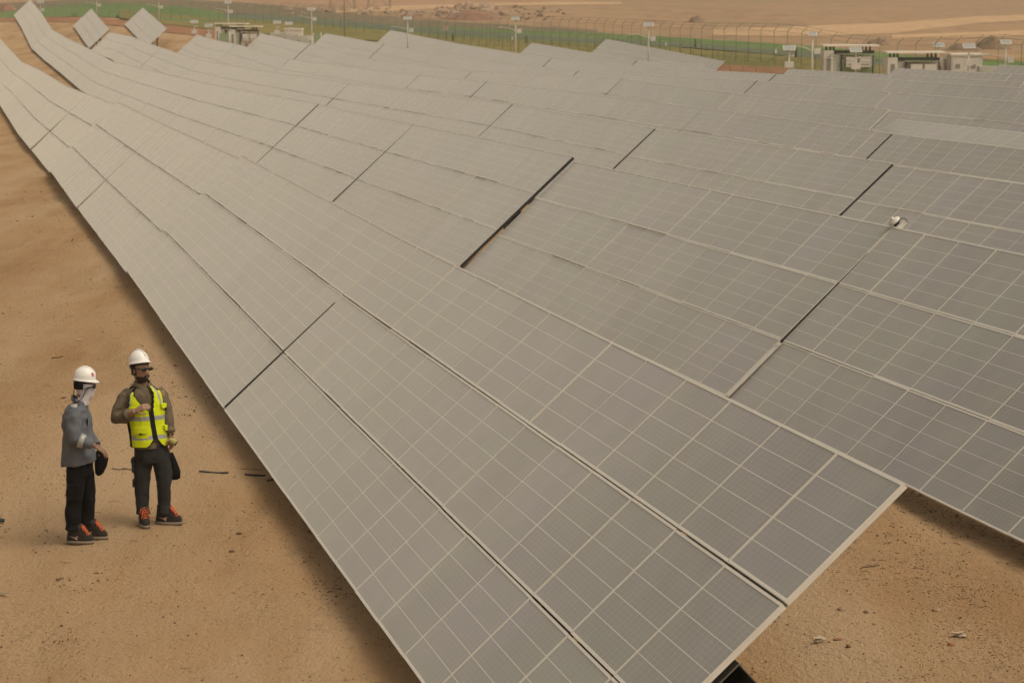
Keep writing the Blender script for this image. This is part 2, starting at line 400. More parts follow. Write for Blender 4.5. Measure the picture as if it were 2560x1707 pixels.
def far_band_mesh():
    v, f, mi, uvs = [], [], [], {}
    bv, bf, bm, bu = module_mesh(MW, VP - .0015, .013, .026)
    for c in range(15):
        for r in range(3):
            i0, k0 = len(v), len(f); dx = (c + .5) * 1.1385; dy = -(r + .5) * VP + .0135
            v += [(p[0] + dx, p[1] + dy, p[2]) for p in bv]; f += [tuple(i + i0 for i in q) for q in bf]; mi += bm
            for k, u in bu.items(): uvs[k + k0] = u
    return to_mesh('solar_table', v, f, mi, uvs, [M_ALU, M_GLASS, M_DARK])
FAR = far_band_mesh()
def tube_mesh(L):
    mb = MB(); s = .1; t = .008
    for a, b, c, d in ((-s, -s, s, -s), (s, -s, s, s), (s, s, -s, s), (-s, s, -s, -s)):
        pass
    O = [(-s, -s), (s, -s), (s, s), (-s, s)]; I = [(-s + t, -s + t), (s - t, -s + t), (s - t, s - t), (-s + t, s - t)]
    vs = [(0, y, z) for y, z in O] + [(L, y, z) for y, z in O] + [(0, y, z) for y, z in I] + [(L, y, z) for y, z in I]
    fs = []
    for i in range(4):
        j = (i + 1) % 4
        fs += [(i, j, 4 + j, 4 + i), (8 + j, 8 + i, 12 + i, 12 + j), (i, 8 + i, 8 + j, j), (4 + j, 12 + j, 12 + i, 4 + i)]
    mb.add(vs, fs, 0)
    return mb
M_TUBE = plain('weathered_tube_steel', (.20, .18, .145), .6, .4, .2, 5)
# joints between tables that gape wider, with a black strip added for shade on the exposed table end
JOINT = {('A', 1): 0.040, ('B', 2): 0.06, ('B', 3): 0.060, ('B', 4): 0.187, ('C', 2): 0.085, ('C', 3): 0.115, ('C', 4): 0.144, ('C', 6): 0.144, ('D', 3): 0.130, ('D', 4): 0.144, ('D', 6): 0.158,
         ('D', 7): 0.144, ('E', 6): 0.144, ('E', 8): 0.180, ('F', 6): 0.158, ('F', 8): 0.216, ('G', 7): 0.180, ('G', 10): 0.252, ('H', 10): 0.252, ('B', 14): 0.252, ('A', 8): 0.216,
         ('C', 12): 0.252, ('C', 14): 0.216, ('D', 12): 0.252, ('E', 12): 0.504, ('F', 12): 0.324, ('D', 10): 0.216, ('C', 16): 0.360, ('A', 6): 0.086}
TAUO = {('B', 0): R(44.0), ('B', 1): R(43.15), ('E', 3): R(27), ('A', 0): TAU, ('A', 2): R(43.2), ('A', 3): R(42.2), ('A', 4): R(43.4)}
rng_t = random.Random(3)
def table_frame(k, b):
    """4x4: local x runs from the far end to the near end along the upper edge, y up the slope, z out of the glass"""
    i = ROWS.index(k)
    s0, s1 = (b + OFF[i]) * PITCH_U, (b + 1 + OFF[i]) * PITCH_U
    g0 = JOINT.get((k, b), .10) / 2; g1_ = -.012 if (k, b) == ('B', 0) else JOINT.get((k, b + 1), .10) / 2
    p0 = plan(k, s0 + g0); p1 = plan(k, s1 - g1_)
    if (k, b) == ('B', 0): p0 = p0 - .28 * NH
    p0 = Vector((p0[0], p0[1], A0[2] + knot(k, b, 0))); p1 = Vector((p1[0], p1[1], A0[2] + knot(k, b + 1, 1)))
    ux = (p0 - p1); L = ux.length; ux.normalize()
    tau = TAU
    tau = TAUO.get((k, b), TAU + R(rng_t.uniform(-.35, .35)))
    v = Vector((NH[0] * math.cos(tau), NH[1] * math.cos(tau), math.sin(tau))); v = (v - ux * v.dot(ux)).normalized()
    z = ux.cross(v)
    M = Matrix((( ux.x, v.x, z.x, p1.x), (ux.y, v.y, z.y, p1.y), (ux.z, v.z, z.z, p1.z), (0, 0, 0, 1)))
    if k == 'E' and b == 3:                     # this tracker stands flatter, turned about its tube
        c0 = Vector((NH[0], NH[1], 0)) * (-(SLOPE / 2) * (math.cos(TAU) - math.cos(tau))) + Vector((0, 0, -(SLOPE / 2) * (math.sin(TAU) - math.sin(tau))))
        M.translation += c0
    return M, L
ORD = ['first', 'second', 'third', 'fourth', 'fifth', 'sixth', 'seventh', 'eighth', 'ninth', 'tenth', 'eleventh', 'twelfth', 'thirteenth',
       'fourteenth', 'fifteenth', 'sixteenth', 'seventeenth', 'eighteenth', 'nineteenth', 'twentieth']
PLACE = ['front row by the track'] + ['%s row back' % r for r in ROWWORD[1:]]
ntab = 0
for k in ROWS:
    lo, hi = PRESENT[k]; i = ROWS.index(k)
    for b in range(lo, hi):
        if (k, b) in MISSING: continue
        M, L = table_frame(k, b)
        mid = M @ Vector((L / 2, -SLOPE / 2, 0)); gz = g1(mid.x, mid.y)
        q = b - lo
        lab = 'grey solar table, %s from the near end, %s' % (ORD[q], PLACE[i])
        if k == 'E' and b == 3: lab = 'paler dusty solar table tilted flatter than the tables around it, fifth row back'
        elif k == 'A' and b == 0: lab = 'nearest big solar table with its steel tube end showing, front row'
        elif k == 'D' and b in (16, 17): lab = 'steep solar table standing apart in the fourth row, %s end' % ('far' if b == 17 else 'near')
        elif q == 0: lab = 'grey solar table at the near end, %s, cut by the picture edge' % PLACE[i]
        grp = 'solar tables in long rows'
        t = empty('solar_table', (mid.x, mid.y, gz), lab, 'solar table', grp)
        Mi = Matrix.Translation(-Vector((mid.x, mid.y, gz)))
        near = (mid.y < 128)
        Lm = Mi @ M
        if near:
            step = L / 15
            ph0 = rng.uniform(0, 6)
            for c in range(15):
                for r in range(3):
                    o = bpy.data.objects.new('solar_module', MOD if k == 'A' else MOD2); link(o, t)
                    dz = .006 * math.sin(c * .55 + ph0 + r) + rng.gauss(0, .0025)
                    J = Matrix.Translation(((c + .5) * step, -(r + .5) * VP + .0135 + rng.gauss(0, .002), dz)) @ Matrix.Rotation(rng.gauss(0, .0022), 4, 'X') @ Matrix.Rotation(rng.gauss(0, .0016), 4, 'Y')
                    o.matrix_local = Lm @ J
        else:
            o = bpy.data.objects.new('module_array', FAR); link(o, t); o.matrix_local = Lm @ Matrix.Diagonal((L / 17.0775, 1, 1, 1))
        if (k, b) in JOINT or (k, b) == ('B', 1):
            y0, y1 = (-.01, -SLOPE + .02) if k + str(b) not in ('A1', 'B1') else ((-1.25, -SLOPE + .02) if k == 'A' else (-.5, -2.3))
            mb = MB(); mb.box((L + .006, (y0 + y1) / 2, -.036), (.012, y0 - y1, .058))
            es = mb.build('gap_shade_strip', M_BLACK, t); es.matrix_local = Lm  # added black strip, stands in for the shade inside the joint
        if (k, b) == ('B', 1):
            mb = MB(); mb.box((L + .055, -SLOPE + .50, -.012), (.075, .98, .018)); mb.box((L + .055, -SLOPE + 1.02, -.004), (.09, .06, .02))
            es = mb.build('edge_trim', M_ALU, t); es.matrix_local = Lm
        mb = tube_mesh(L - .10); tb = mb.build('torque_tube', M_TUBE, t)
        tb.matrix_local = Lm @ Matrix.Translation((.06, -SLOPE / 2 - .02, -.205))
        if near:
            mb = MB()
            for c in range(15):
                for dx in (-.40, .40):
                    mb.box(((c + .5) * L / 15 + dx, -SLOPE / 2, -.073), (.05, SLOPE - .25, .058))
            for r in (1, 2):                                    # purlins under the joints between the module bands
                for c in range(15):
                    w0 = rng_t.uniform(.55, .96) * L / 15
                    mb.box(((c + .5) * L / 15 + rng_t.uniform(-.06, 0) - .16 * (c == 14), -r * VP + .0135, -.105), (w0, .09, .05))
            rl = mb.build('mounting_rails', M_TUBE, t); rl.matrix_local = Lm
        for fx in (.09, .5, .91):
            p = M @ Vector((L * fx, -SLOPE / 2 - .02, -.30)); pz = g1(p.x, p.y) - .3
            mb = MB(); h = p.z - pz
            mb.box((0, -.07, h / 2), (.15, .010, h)); mb.box((0, .07, h / 2), (.15, .010, h)); mb.box((0, 0, h / 2), (.010, .128, h))
            mb.tube([(-.06, 0, h + .07), (.06, 0, h + .07)], .17, 14)
            pl = mb.build('support_pile', M_TUBE, t)
            pl.location = (p.x - mid.x, p.y - mid.y, pz - gz); pl.rotation_euler = (0, 0, PH + R(90))
        ntab += 1
print('tables', ntab)

# ================================================================== beyond the array
CT, ST = math.cos(PITCH), math.sin(PITCH)
def ray(px, py):
    a, b = (px - 1280) / 5900, -(py - 853.5) / 5900
    return Vector((a, CT + b * ST, -ST + b * CT))
def hit(px, py, y0=10.0, y1=1700.0):
    """where the line of sight through a photo pixel meets the terrain"""
    d = ray(px, py); d = d / d.y
    Y = np.concatenate([np.arange(y0, 60, .25), np.arange(60, 500, 1.0), np.arange(500, y1, 6.0)])
    gz = G(d.x * Y, Y); rz = HC + d.z * Y
    i = np.where(rz <= gz)[0]
    if len(i) == 0: i = len(Y) - 1
    else: i = i[0]
    if i > 0:
        a, b = rz[i - 1] - gz[i - 1], rz[i] - gz[i]; f = a / (a - b) if a != b else 0; f = min(max(f, 0), 1)
        yy = Y[i - 1] + f * (Y[i] - Y[i - 1])
    else: yy = Y[0]
    return Vector((d.x * yy, yy, g1(d.x * yy, yy)))
def aty(px, py, Y):
    d = ray(px, py); d = d * (Y / d.y); return Vector((d.x, Y, HC + d.z))
def interp(tab, x):
    for (a, *va), (b, *vb) in zip(tab, tab[1:]):
        if x <= b: f = min(max((x - a) / (b - a), 0), 1); return [p + (q - p) * f for p, q in zip(va, vb)]
    return list(tab[-1][1:])
def belt(name, tab, mat, dz, step=14, m=7, jit=1.2, lab=None, kind='structure'):
    """a strip of ground laid over the terrain, its two edges read off a table of sight lines"""
    rows = []; px = tab[0][0]; k = 0
    while px <= tab[-1][0]:
        yt, yb = interp(tab, px)
        j = jit * mnoise.noise(Vector((k * .35, dz * 90, 1.7))); j2 = jit * mnoise.noise(Vector((k * .35, dz * 90, 9.7)))
        a = hit(px, yt + j); b = hit(px, yb + j2); row = []
        for q in range(m + 1):
            p = b.lerp(a, q / m); row.append((p.x, p.y, g1(p.x, p.y) + .02 + dz * .3))
        rows.append(row); px += step; k += 1
    mb = MB(); mb.rings(rows, 0, cap=False, smooth=True, closed=False)
    o = mb.build(name, mat); o['kind'] = kind
    return o
M_GRASS = soil('dry_green_grass', [(.15, .145, .045), (.215, .18, .058), (.28, .205, .075)], .09)
M_GREEN = soil('green_scrub', [(.105, .175, .050), (.145, .21, .068), (.18, .21, .080)], .05)
M_OLIVE = soil('olive_scrub', [(.165, .140, .085), (.20, .155, .095), (.23, .165, .10)], .04)
M_ROADG = soil('grey_green_road', [(.125, .145, .09), (.145, .16, .105), (.165, .17, .12)], .03)
M_HILL = soil('brown_hillside', [(.30, .198, .115), (.37, .235, .132), (.40, .245, .135)], .018)
M_PINK = soil('pinkish_soil', [(.36, .215, .130), (.42, .255, .155), (.36, .20, .115)], .02)
M_TRACK = soil('pale_sand_track', [(.50, .325, .18), (.56, .365, .205), (.52, .335, .185)], .05)
M_RED = M_RED
M_REDSOIL = soil('red_soil_road', [(.265, .128, .066), (.31, .155, .082), (.345, .185, .10)], .06)
belt('hill', [(-200, 2, 40), (300, -10, 14), (700, -10, 30), (1000, -10, 48), (1400, -10, 80), (2000, -12, 124), (2760, -12, 165)], M_HILL, .05, 20, 16, 0)
belt('pink_slope', [(-200, -10, 22), (250, -12, 6), (700, -12, 14), (1000, -12, 20), (1600, -12, -2)], M_PINK, .12, 20, 8, 3)
belt('olive_scrub', [(-200, 18, 50), (100, 5, 26), (300, -3, 14), (450, -2, 20), (700, 15, 44), (1000, 46, 72), (1200, 60, 80), (1500, 76, 90)], M_OLIVE, .18, 14, 6, 2)
belt('green_scrub', [(-200, 30, 52), (0, 33, 48), (100, 22, 45), (250, 8, 43), (440, 16, 62), (600, 38, 70), (760, 58, 76), (1000, 66, 90), (1250, 76, 104), (1500, 84, 112), (2000, 114, 136), (2280, 142, 172), (2760, 170, 210)], M_GREEN, .24, 12, 6, 2)
belt('grass_verge', [(300, 26, 50), (440, 40, 66), (560, 50, 78), (720, 56, 92), (1000, 84, 108), (1200, 98, 130), (1400, 108, 146), (1700, 122, 170), (2000, 146, 180), (2300, 172, 214), (2760, 200, 250)], M_GRASS, .30, 12, 6, 1.2)
belt('perimeter_road', [(560, 34, 46), (700, 41, 55), (860, 52, 67), (1000, 66, 80), (1200, 82, 95), (1450, 98, 108), (1700, 110, 120), (2000, 131, 146), (2300, 160, 178), (2760, 195, 220)], M_ROADG, .36, 12, 4, .5)
belt('red_soil_road', [(-200, 53, 66), (0, 49, 57), (150, 44, 56), (300, 45, 66), (430, 54, 84), (560, 66, 98)], M_REDSOIL, .10, 8, 5, .8)
belt('red_soil_bank', [(1780, 164, 182), (1900, 170, 186), (2000, 176, 190)], M_REDSOIL, .34, 8, 3, .5)
belt('sand_track', [(1780, 74, 90), (1950, 70, 92), (2100, 63, 90), (2240, 59, 84), (2340, 50, 72), (2440, 43, 60), (2580, 38, 52), (2760, 30, 44)], M_TRACK, .20, 12, 4, 1.2)
belt('lower_sand_track', [(2230, 90, 99), (2400, 84, 96), (2600, 76, 90), (2760, 70, 86)], M_TRACK, .26, 12, 3, 1)
belt('upper_sand_track', [(840, 24, 34), (1000, 16, 28), (1200, 10, 16), (1400, 6, 14), (1560, 6, 12)], M_TRACK, .2, 14, 3, 1.2)

# ------------------------------------------------------------------ fences
def polyline(pts, st):
    P = [Vector((a, b, 0)) for a, b in pts]; out = []; acc = 0; 
    for a, b in zip(P, P[1:]):
        L = (b - a).length; t = acc
        while t < L: out.append(a.lerp(b, t / L)); t += st
        acc = t - L
    return out
def smooth_pts(pts, n=3):
    for _ in range(n):
        q = [pts[0]]
        for a, b in zip(pts, pts[1:]): q += [(a[0] * .75 + b[0] * .25, a[1] * .75 + b[1] * .25), (a[0] * .25 + b[0] * .75, a[1] * .25 + b[1] * .75)]
        pts = q + [pts[-1]]
    return pts
def wire_mat():
    m, t, p = new_mat('green_wire_mesh')
    p.inputs['Base Color'].default_value = (.14, .21, .09, 1); p.inputs['Roughness'].default_value = .7
    tr = N(t, 'ShaderNodeBsdfTransparent'); mx = N(t, 'ShaderNodeMixShader')
    tc = N(t, 'ShaderNodeTexCoord').outputs['UV']
    sp = N(t, 'ShaderNodeSeparateXYZ'); t.links.new(tc, sp.inputs[0])
    outs = []
    for ax, per, wd in ((0, .055, .05), (1, .17, .03)):
        a = N(t, 'ShaderNodeMath', operation='DIVIDE'); a.inputs[1].default_value = per; t.links.new(sp.outputs[ax], a.inputs[0])
        f = N(t, 'ShaderNodeMath', operation='FRACT'); t.links.new(a.outputs[0], f.inputs[0])
        l = N(t, 'ShaderNodeMath', operation='LESS_THAN'); l.inputs[1].default_value = wd; t.links.new(f.outputs[0], l.inputs[0]); outs.append(l.outputs[0])
    mxx = N(t, 'ShaderNodeMath', operation='MAXIMUM'); t.links.new(outs[0], mxx.inputs[0]); t.links.new(outs[1], mxx.inputs[1])
    t.links.new(mxx.outputs[0], mx.inputs[0]); t.links.new(tr.outputs[0], mx.inputs[1]); t.links.new(p.outputs[0], mx.inputs[2])
    t.links.new(mx.outputs[0], t.nodes['Material Output'].inputs['Surface'])
    return m
M_WIRE = wire_mat()
def fence(name, pts, h, bend, label, side, spacing=3.2, maxn=99):
    ps = polyline(pts, spacing)[:maxn]
    root = empty(name, (ps[0].x, ps[0].y, g1(ps[0].x, ps[0].y)), label, 'fence'); o0 = root.location.copy()
    base = [Vector((p.x, p.y, g1(p.x, p.y) + .3)) - o0 for p in ps]
    pm = MB(); pm.tube([(0, 0, -.4), (0, 0, h)], .030, 6); pm.tube([(0, 0, h), (bend * side[0], bend * side[1], h + bend)], .024, 6)
    me = pm.mesh('fence_post', M_GFENCE)
    for b in base:
        o = bpy.data.objects.new('fence_post', me); link(o, root); o.location = b
    wv = []; uv = []; d = 0
    for i, b in enumerate(base):
        if i: d += (b - base[i - 1]).length
        wv += [b, b + Vector((0, 0, h - .08))]; uv += [(d, 0), (d, h)]
    f = [(2 * i, 2 * i + 2, 2 * i + 3, 2 * i + 1) for i in range(len(base) - 1)]
    me2 = bpy.data.meshes.new('wire_mesh'); me2.from_pydata([tuple(p) for p in wv], [], f); me2.materials.append(M_WIRE)
    ul = me2.uv_layers.new(name='UVMap')
    for lp in me2.loops: ul.data[lp.index].uv = uv[lp.vertex_index]
    link(bpy.data.objects.new('wire_mesh', me2), root)
    mb = MB(); bo = Vector((bend * side[0], bend * side[1], h + bend))
    for zz in (h - .05, h * .5, .1): mb.tube([b + Vector((0, 0, zz)) for b in base], .011, 4)
    for q in (.5, .95): mb.tube([b + Vector((0, 0, h)) + (bo - Vector((0, 0, h))) * q for b in base], .012, 4)
    mb.build('strand_wire', M_GFENCE, root)
    return ps
outer = smooth_pts([(40, 147), (33.6, 165), (23.8, 200), (4.2, 278), (-18, 333), (-45, 390), (-93, 440), (-150, 480)])
fence('perimeter_fence', outer, 2.6, .55, 'tall green wire fence with bent post tops below the brown hillside', (.95, .3))
inner = smooth_pts([(24.5, 160), (17.0, 193), (-2.5, 266), (-14, 296)])
fence('security_fence', inner, 2.1, .35, 'lower green wire fence standing before the tall fence', (.95, .3), 3.1)

# ------------------------------------------------------------------ solar street lamps
def solve_y(px, ytop, h, lo=140, hi=520):
    best = None
    for Y in np.arange(lo, hi, 2.0):
        p = at(px, Y); t = aty(px, ytop, Y)
        e = abs(t.z - p.z - h)
        if best is None or e < best[0]: best = (e, Y)
    return best[1]
def xat(px, Y): return aty(px, 60, Y).x
def street_lamp(px, ytop, Y, label, pw=20):
    x = xat(px, Y); gz = g1(x, Y); h = aty(px, ytop, Y).z - gz
    r = empty('street_lamp', (x, Y, gz), label, 'street lamp', 'white solar street lamps along the fence')
    mb = MB(); mb.tube([(0, 0, -.2), (0, 0, h - .35)], [.085, .06], 10); mb.build('pole', M_POLE, r)
    mb = MB(); mb.tube([(0, 0, h - 1.35), (-.5, 0, h - 1.12), (-1.05, 0, h - 1.0)], [.04, .035, .03], 8)
    mb.box((-1.35, 0, h - .98), (.62, .22, .07)); mb.build('lamp_arm', M_POLE, r)
    mb = MB(); mb.box((.36, 0, h - 1.35), (.44, .26, .42)); mb.box((.12, 0, h - 1.35), (.1, .06, .06)); mb.build('battery_box', M_WHITE, r)
    mb = MB(); T = Matrix.Rotation(R(32), 3, 'X'); W_ = pw * Y / 5900; mb.box((0, 0, h - .16), (W_, .58 * W_ + .12, .04), 0, T)
    mb.box((0, 0, h - .135), (W_ - .07, .58 * W_ + .05, .012), 1, T); mb.tube([(0, 0, h - .4), (0, 0, h - .18)], .035, 8, 0); mb.build('solar_panel', [M_ALU, M_PVD], r)
    return r
for px, yt, Y, lab in ((2032, 80, 168, 'white solar street lamp just left of the first right-hand shelter'), (1622, 57, None, 'white solar street lamp behind the long table with the bare upper edge'),
        (1289, 43, None, 'white solar street lamp standing in yellow grass, middle of the picture'), (1019, 42, None, 'white solar street lamp left of the rubble heap, behind a table corner'),
        (779, 20, None, 'white solar street lamp right of the left-hand cabinets'), (571, 3, None, 'white solar street lamp directly behind the pale roof of the left shelter'),
        (398, -6, 330, 'white solar street lamp right of the second steep table'), (243, -10, 345, 'white solar street lamp touching the first steep table'),
        (102, 3, 372, 'leftmost white solar street lamp, beside the rising far end of a row'), (2516, 100, 163, 'rightmost white solar street lamp, beside an earth heap')):
    street_lamp(px, yt, Y or solve_y(px, yt, 4.4), lab, {2032: 22, 1622: 23, 1289: 19, 1019: 19, 779: 18, 2516: 26}.get(px, 16))
def panel_post(px, ytop, Y, label, boxdrop=1.25):
    x = xat(px, Y); gz = g1(x, Y); h = aty(px, ytop, Y).z - gz
    r = empty('monitoring_mast', (x, Y, gz), label, 'monitoring mast', 'short white masts with a small panel and a box')
    mb = MB(); mb.tube([(0, 0, -.2), (0, 0, h - .25)], .055, 10); mb.build('pole', M_POLE, r)
    mb = MB(); T = Matrix.Rotation(R(38), 3, 'X'); mb.box((0, 0, h - .17), (.80, .50, .04), 0, T); mb.box((0, 0, h - .145), (.74, .44, .012), 1, T)
    mb.tube([(0, .03, h - .4), (0, .03, h - .2)], .03, 8, 0); mb.build('solar_panel', [M_ALU, M_PVD], r)
    mb = MB(); mb.box((0, -.16, h - boxdrop), (.58, .22, .40)); mb.build('control_box', M_WHITE, r)
    mb = MB(); mb.tube([(0, -.04, h - boxdrop + .55), (.2, -.06, h - boxdrop + .57)], .03, 6); mb.sphere((.25, -.06, h - boxdrop + .56), .07); mb.build('camera_head', M_WHITE, r)
    return r
for px, yt, Y, lab in ((1974, 114, 156, 'white monitoring mast left of a street lamp before yellow grass'), (2141, 119, 158, 'white monitoring mast right before the first right-hand shelter'),
        (2348, 107, 175, 'white monitoring mast rising behind the right end of the second shelter'), (2424, 109, 156, 'white monitoring mast before the pale cabin on the right'),
        (485.6, 51, 258, 'white monitoring mast on red soil, left one of two'), (521.5, 60, 254, 'white monitoring mast on red soil, beside the left shelter'),
        (692.7, 52, 256, 'white monitoring mast before the greenish cabinets, left one'), (722, 55, 264, 'white monitoring mast behind the greenish cabinets')):
    panel_post(px, yt, Y, lab)

# ------------------------------------------------------------------ inverter shelters and cabinets
def shelter(px0, px1, yroof, Y, label, green=True, roof=True):
    xa, xb = xat(px0, Y), xat(px1, Y); wd = xb - xa; cx_ = (xa + xb) / 2; gz = min(g1(xa, Y), g1(xb, Y)) - .1
    h = aty((px0 + px1) / 2, yroof, Y).z - gz
    r = empty('inverter_shelter', (cx_, Y, gz), label, 'shelter', 'roofed inverter shelters')
    mb = MB()
    if roof:
        mb.box((.02, .75, h - .07), (wd * 1.02, 2.3, .12)); mb.build('roof', M_ROOF, r)
        for x in (-.43, -.36, -.30, .22, .29, .36):
            mb = MB(); mb.box((x * wd, .1, h - .27), (.12, .12, .30)); mb.build('roof_bracket', M_BLACK, r)
    top = h - .42
    mb = MB(); mb.box((.07 * wd, .02, top - .10), (wd * .72, .22, .22)); mb.build('dark_canopy', M_CANOPY, r)
    mb = MB(); mb.box((-.40 * wd, .75, top / 2), (wd * .17, 2.2, top)); mb.build('side_cabinet', M_CAB, r)
    mb = MB(); mb.box((-.395 * wd, -.365, top * .55), (wd * .07, .03, top * .55)); mb.build('cabinet_door', M_LOUV, r)
    mb = MB(); mb.box((-.25 * wd, .6, top * .5), (wd * .13, 1.2, top * .99 - .28)); mb.build('grey_panel', M_CABG, r)
    mb = MB(); mb.box((.08 * wd, 1.0, (top - .3) / 2), (wd * .78, .06, top - .32)); mb.build('back_wall', M_CAB, r)
    for x in (-.16, .41):
        mb = MB(); mb.box((x * wd, -.15, (top - .3) / 2), (.10, .10, top - .3)); mb.build('post', M_BLACK, r)
    for x in (.02, .26):
        mb = MB(); mb.box((x * wd, -.10, top - .82), (wd * .20, .5, .72)); mb.box((x * wd, -.36, top - .98), (wd * .15, .02, .05), 1)
        mb.build('inverter_unit', [M_CAB, M_LOUV], r)
    if green:
        mb = MB(); mb.box((.14 * wd, .15, (top - 1.1) / 2), (wd * .58, .05, top - 1.15)); mb.build('mesh_screen', M_GPANEL, r)
    else:
        mb = MB(); mb.box((.10 * wd, .35, (top - 1.1) / 2), (wd * .5, .9, top - 1.2)); mb.build('lower_cabinet', M_CAB, r)
        mb = MB(); mb.box((.05 * wd, -.115, top - 1.75), (wd * .12, .03, .5)); mb.build('louvre', M_LOUV, r)
        mb = MB(); mb.box((.16 * wd, -.115, top - 1.38), (.20, .03, .16)); mb.build('warning_label', M_ORANGE, r)
    return r
M_ORANGE = plain('orange_label', (.55, .22, .04), .6)
shelter(2058, 2196, 112, 170, 'pale roofed inverter shelter with green screen, left one of the right pair')
shelter(2217, 2362, 129, 164, 'pale roofed inverter shelter beside the cabin, right one of the right pair', green=False)
shelter(537, 617, 58, 266, 'pale roofed inverter shelter with green screen, far left group', green=True)
shelter(574, 652, 65, 258, 'white inverter shelter with dark canopy and orange label, far left group', green=False, roof=True)
def cabin(px0, px1, ytop, Y, depth, label, mat=None, slab=True, cat='cabinet', name='equipment_cabinet'):
    xa, xb = xat(px0, Y), xat(px1, Y); wd = xb - xa; gz = min(g1(xa, Y), g1(xb, Y)) - .15; h = aty(px0, ytop, Y).z - gz
    r = empty(name, ((xa + xb) / 2, Y, gz), label, cat)
    mb = MB(); mb.box((0, depth / 2, (h - .12) / 2), (wd, depth, h - .12)); mb.build('wall', mat or M_CAB, r)
    if slab: mb = MB(); mb.box((0, depth / 2, h - .05), (wd * 1.07, depth + .2, .14)); mb.build('roof', M_ROOF, r)
    nd = max(1, int(wd / 1.0))
    for i in range(nd):
        x = -wd / 2 + wd * (i + .5) / nd
        mb = MB(); mb.box((x, -.02, h * .48), (wd / nd * .82, .035, h * .72)); d_ = mb.build('door', mat or M_CAB, r)
        mb = MB(); mb.box((x + wd / nd * .30, -.05, h * .5), (.04, .04, .16)); mb.build('handle', M_BLACK, d_)
        mb = MB(); mb.box((x - wd / nd * .1, -.045, h * .66), (wd / nd * .3, .02, h * .12)); mb.build('louvre', M_LOUV, d_)
    return r
cabin(2381, 2459, 135, 164, 2.0, 'pale metal cabin with flat roof, right of the shelters', cat='cabin', name='equipment_cabin')
cabin(2362, 2378, 142, 166, .9, 'slim greenish cabinet between the shelter and the cabin', M_CABG, False)
cabin(2349, 2361, 143, 165, .7, 'slim white cabinet touching the second shelter', M_CAB, False)
cabin(710, 754, 72, 272, 1.8, 'white cabin with pale flat roof behind greenish cabinets', cat='cabin', name='equipment_cabin')
cabin(675, 728, 79, 266, 1.2, 'greenish grey cabinet, left one below the white cabin', M_CABG, False)
cabin(728, 770, 87, 262, 1.2, 'greenish grey cabinet, middle one below the white cabin', M_CABG, False)
cabin(771, 781, 87, 259, .8, 'narrow pale cabinet next to a green screen', M_CAB, False)
cabin(2452, 2500, 162, 158, 1.0, 'low pale cabinet half hidden behind the last table', M_CABG, False)
def screen(px0, px1, y0, Y, label):
    xa, xb = xat(px0, Y), xat(px1, Y); gz = g1(xa, Y); h = aty(px0, y0, Y).z - gz
    r = empty('mesh_screen', ((xa + xb) / 2, Y, gz), label, 'screen')
    mb = MB(); mb.box((0, 0, h / 2), (xb - xa, .05, h)); mb.build('screen_panel', M_GPANEL, r)
    for s in (-1, 1): mb = MB(); mb.tube([(s * (xb - xa) / 2, 0, -.2), (s * (xb - xa) / 2, 0, h + .1)], .05, 8); mb.build('post', M_POLE, r)
screen(546, 573, 84, 256, 'bright green mesh screen beside the left shelters')
screen(783, 802, 84, 257, 'dark green mesh screen right of the narrow pale cabinet')

# ------------------------------------------------------------------ masts, signs, bollards, heaps
def pylon(px, ybase, hgt, label):
    b = hit(px, ybase); r = empty('lattice_pylon', b, label, 'pylon')
    mb = MB(); w0, w1 = hgt * .11, hgt * .03
    def cor(z, k): s = w0 + (w1 - w0) * z / hgt; return Vector(((-1, 1, 1, -1)[k] * s, (-1, -1, 1, 1)[k] * s, z))
    for k in range(4): mb.tube([cor(0, k), cor(hgt, k)], .05, 5)
    z = 0
    while z < hgt - 2:
        z2 = z + max(1.5, (w0 + (w1 - w0) * z / hgt) * 1.8)
        for k in range(4): mb.tube([cor(z, k), cor(min(z2, hgt), (k + 1) % 4)], .022, 4); mb.tube([cor(z, (k + 1) % 4), cor(min(z2, hgt), k)], .022, 4)
        z = z2
    for zz in (.72, .84, .96): mb.tube([(-hgt * .16, 0, hgt * zz), (hgt * .16, 0, hgt * zz)], .10, 5)
    mb.build('lattice_frame', M_STEEL, r)
pylon(856, 24, 22, 'grey lattice pylon rising out of the picture, left one')
pylon(948, 22, 20, 'grey lattice pylon rising out of the picture, right of the other')
b = hit(861, 92); r = empty('lightning_mast', (b.x, 300, g1(b.x / b.y * 300, 300)), 'thin grey mast rising from the grass before the pylons', 'mast'); r.location.x = xat(861, 300)
mb = MB(); mb.tube([(0, 0, -.3), (0, 0, 5), (0, 0, 11)], [.09, .06, .03], 8); mb.build('pole', M_STEEL, r)
mb = MB(); mb.box((0, 0, .2), (.4, .4, .25)); mb.build('footing', M_CAB, r)
def plate(px, py, wpx, hpx, Y, label, name='fence_sign', mat=None, red=False):
    p = aty(px, py, Y); s = Y / 5900; r = empty(name, p, label, 'sign')
    mb = MB(); mb.box((0, 0, 0), (wpx * s, .03, hpx * s)); mb.build('plate', mat or M_WHITE, r)
    if red:
        a, c = wpx * s, hpx * s
        mb = MB(); mb.box((0, -.022, c * .28), (a * .82, .012, c * .16)); mb.box((0, -.022, -c * .30), (a * .82, .012, c * .12))
        mb.tube([(a * .26 * math.cos(t), -.022, a * .26 * math.sin(t)) for t in np.linspace(0, 6.28, 17)], a * .05, 5, 0, False); mb.build('printed_marks', M_RED, r)
    mb = MB(); mb.box((0, .04, -.5), (.05, .05, 1.0 + hpx * s)); mb.build('bracket', M_GFENCE, r)
plate(1114, 71, 12, 12, 304, 'white sign with red marks on the green fence', red=True)
plate(1281, 96, 4, 8, 280, 'small white plate on the fence, left of the middle street lamp')
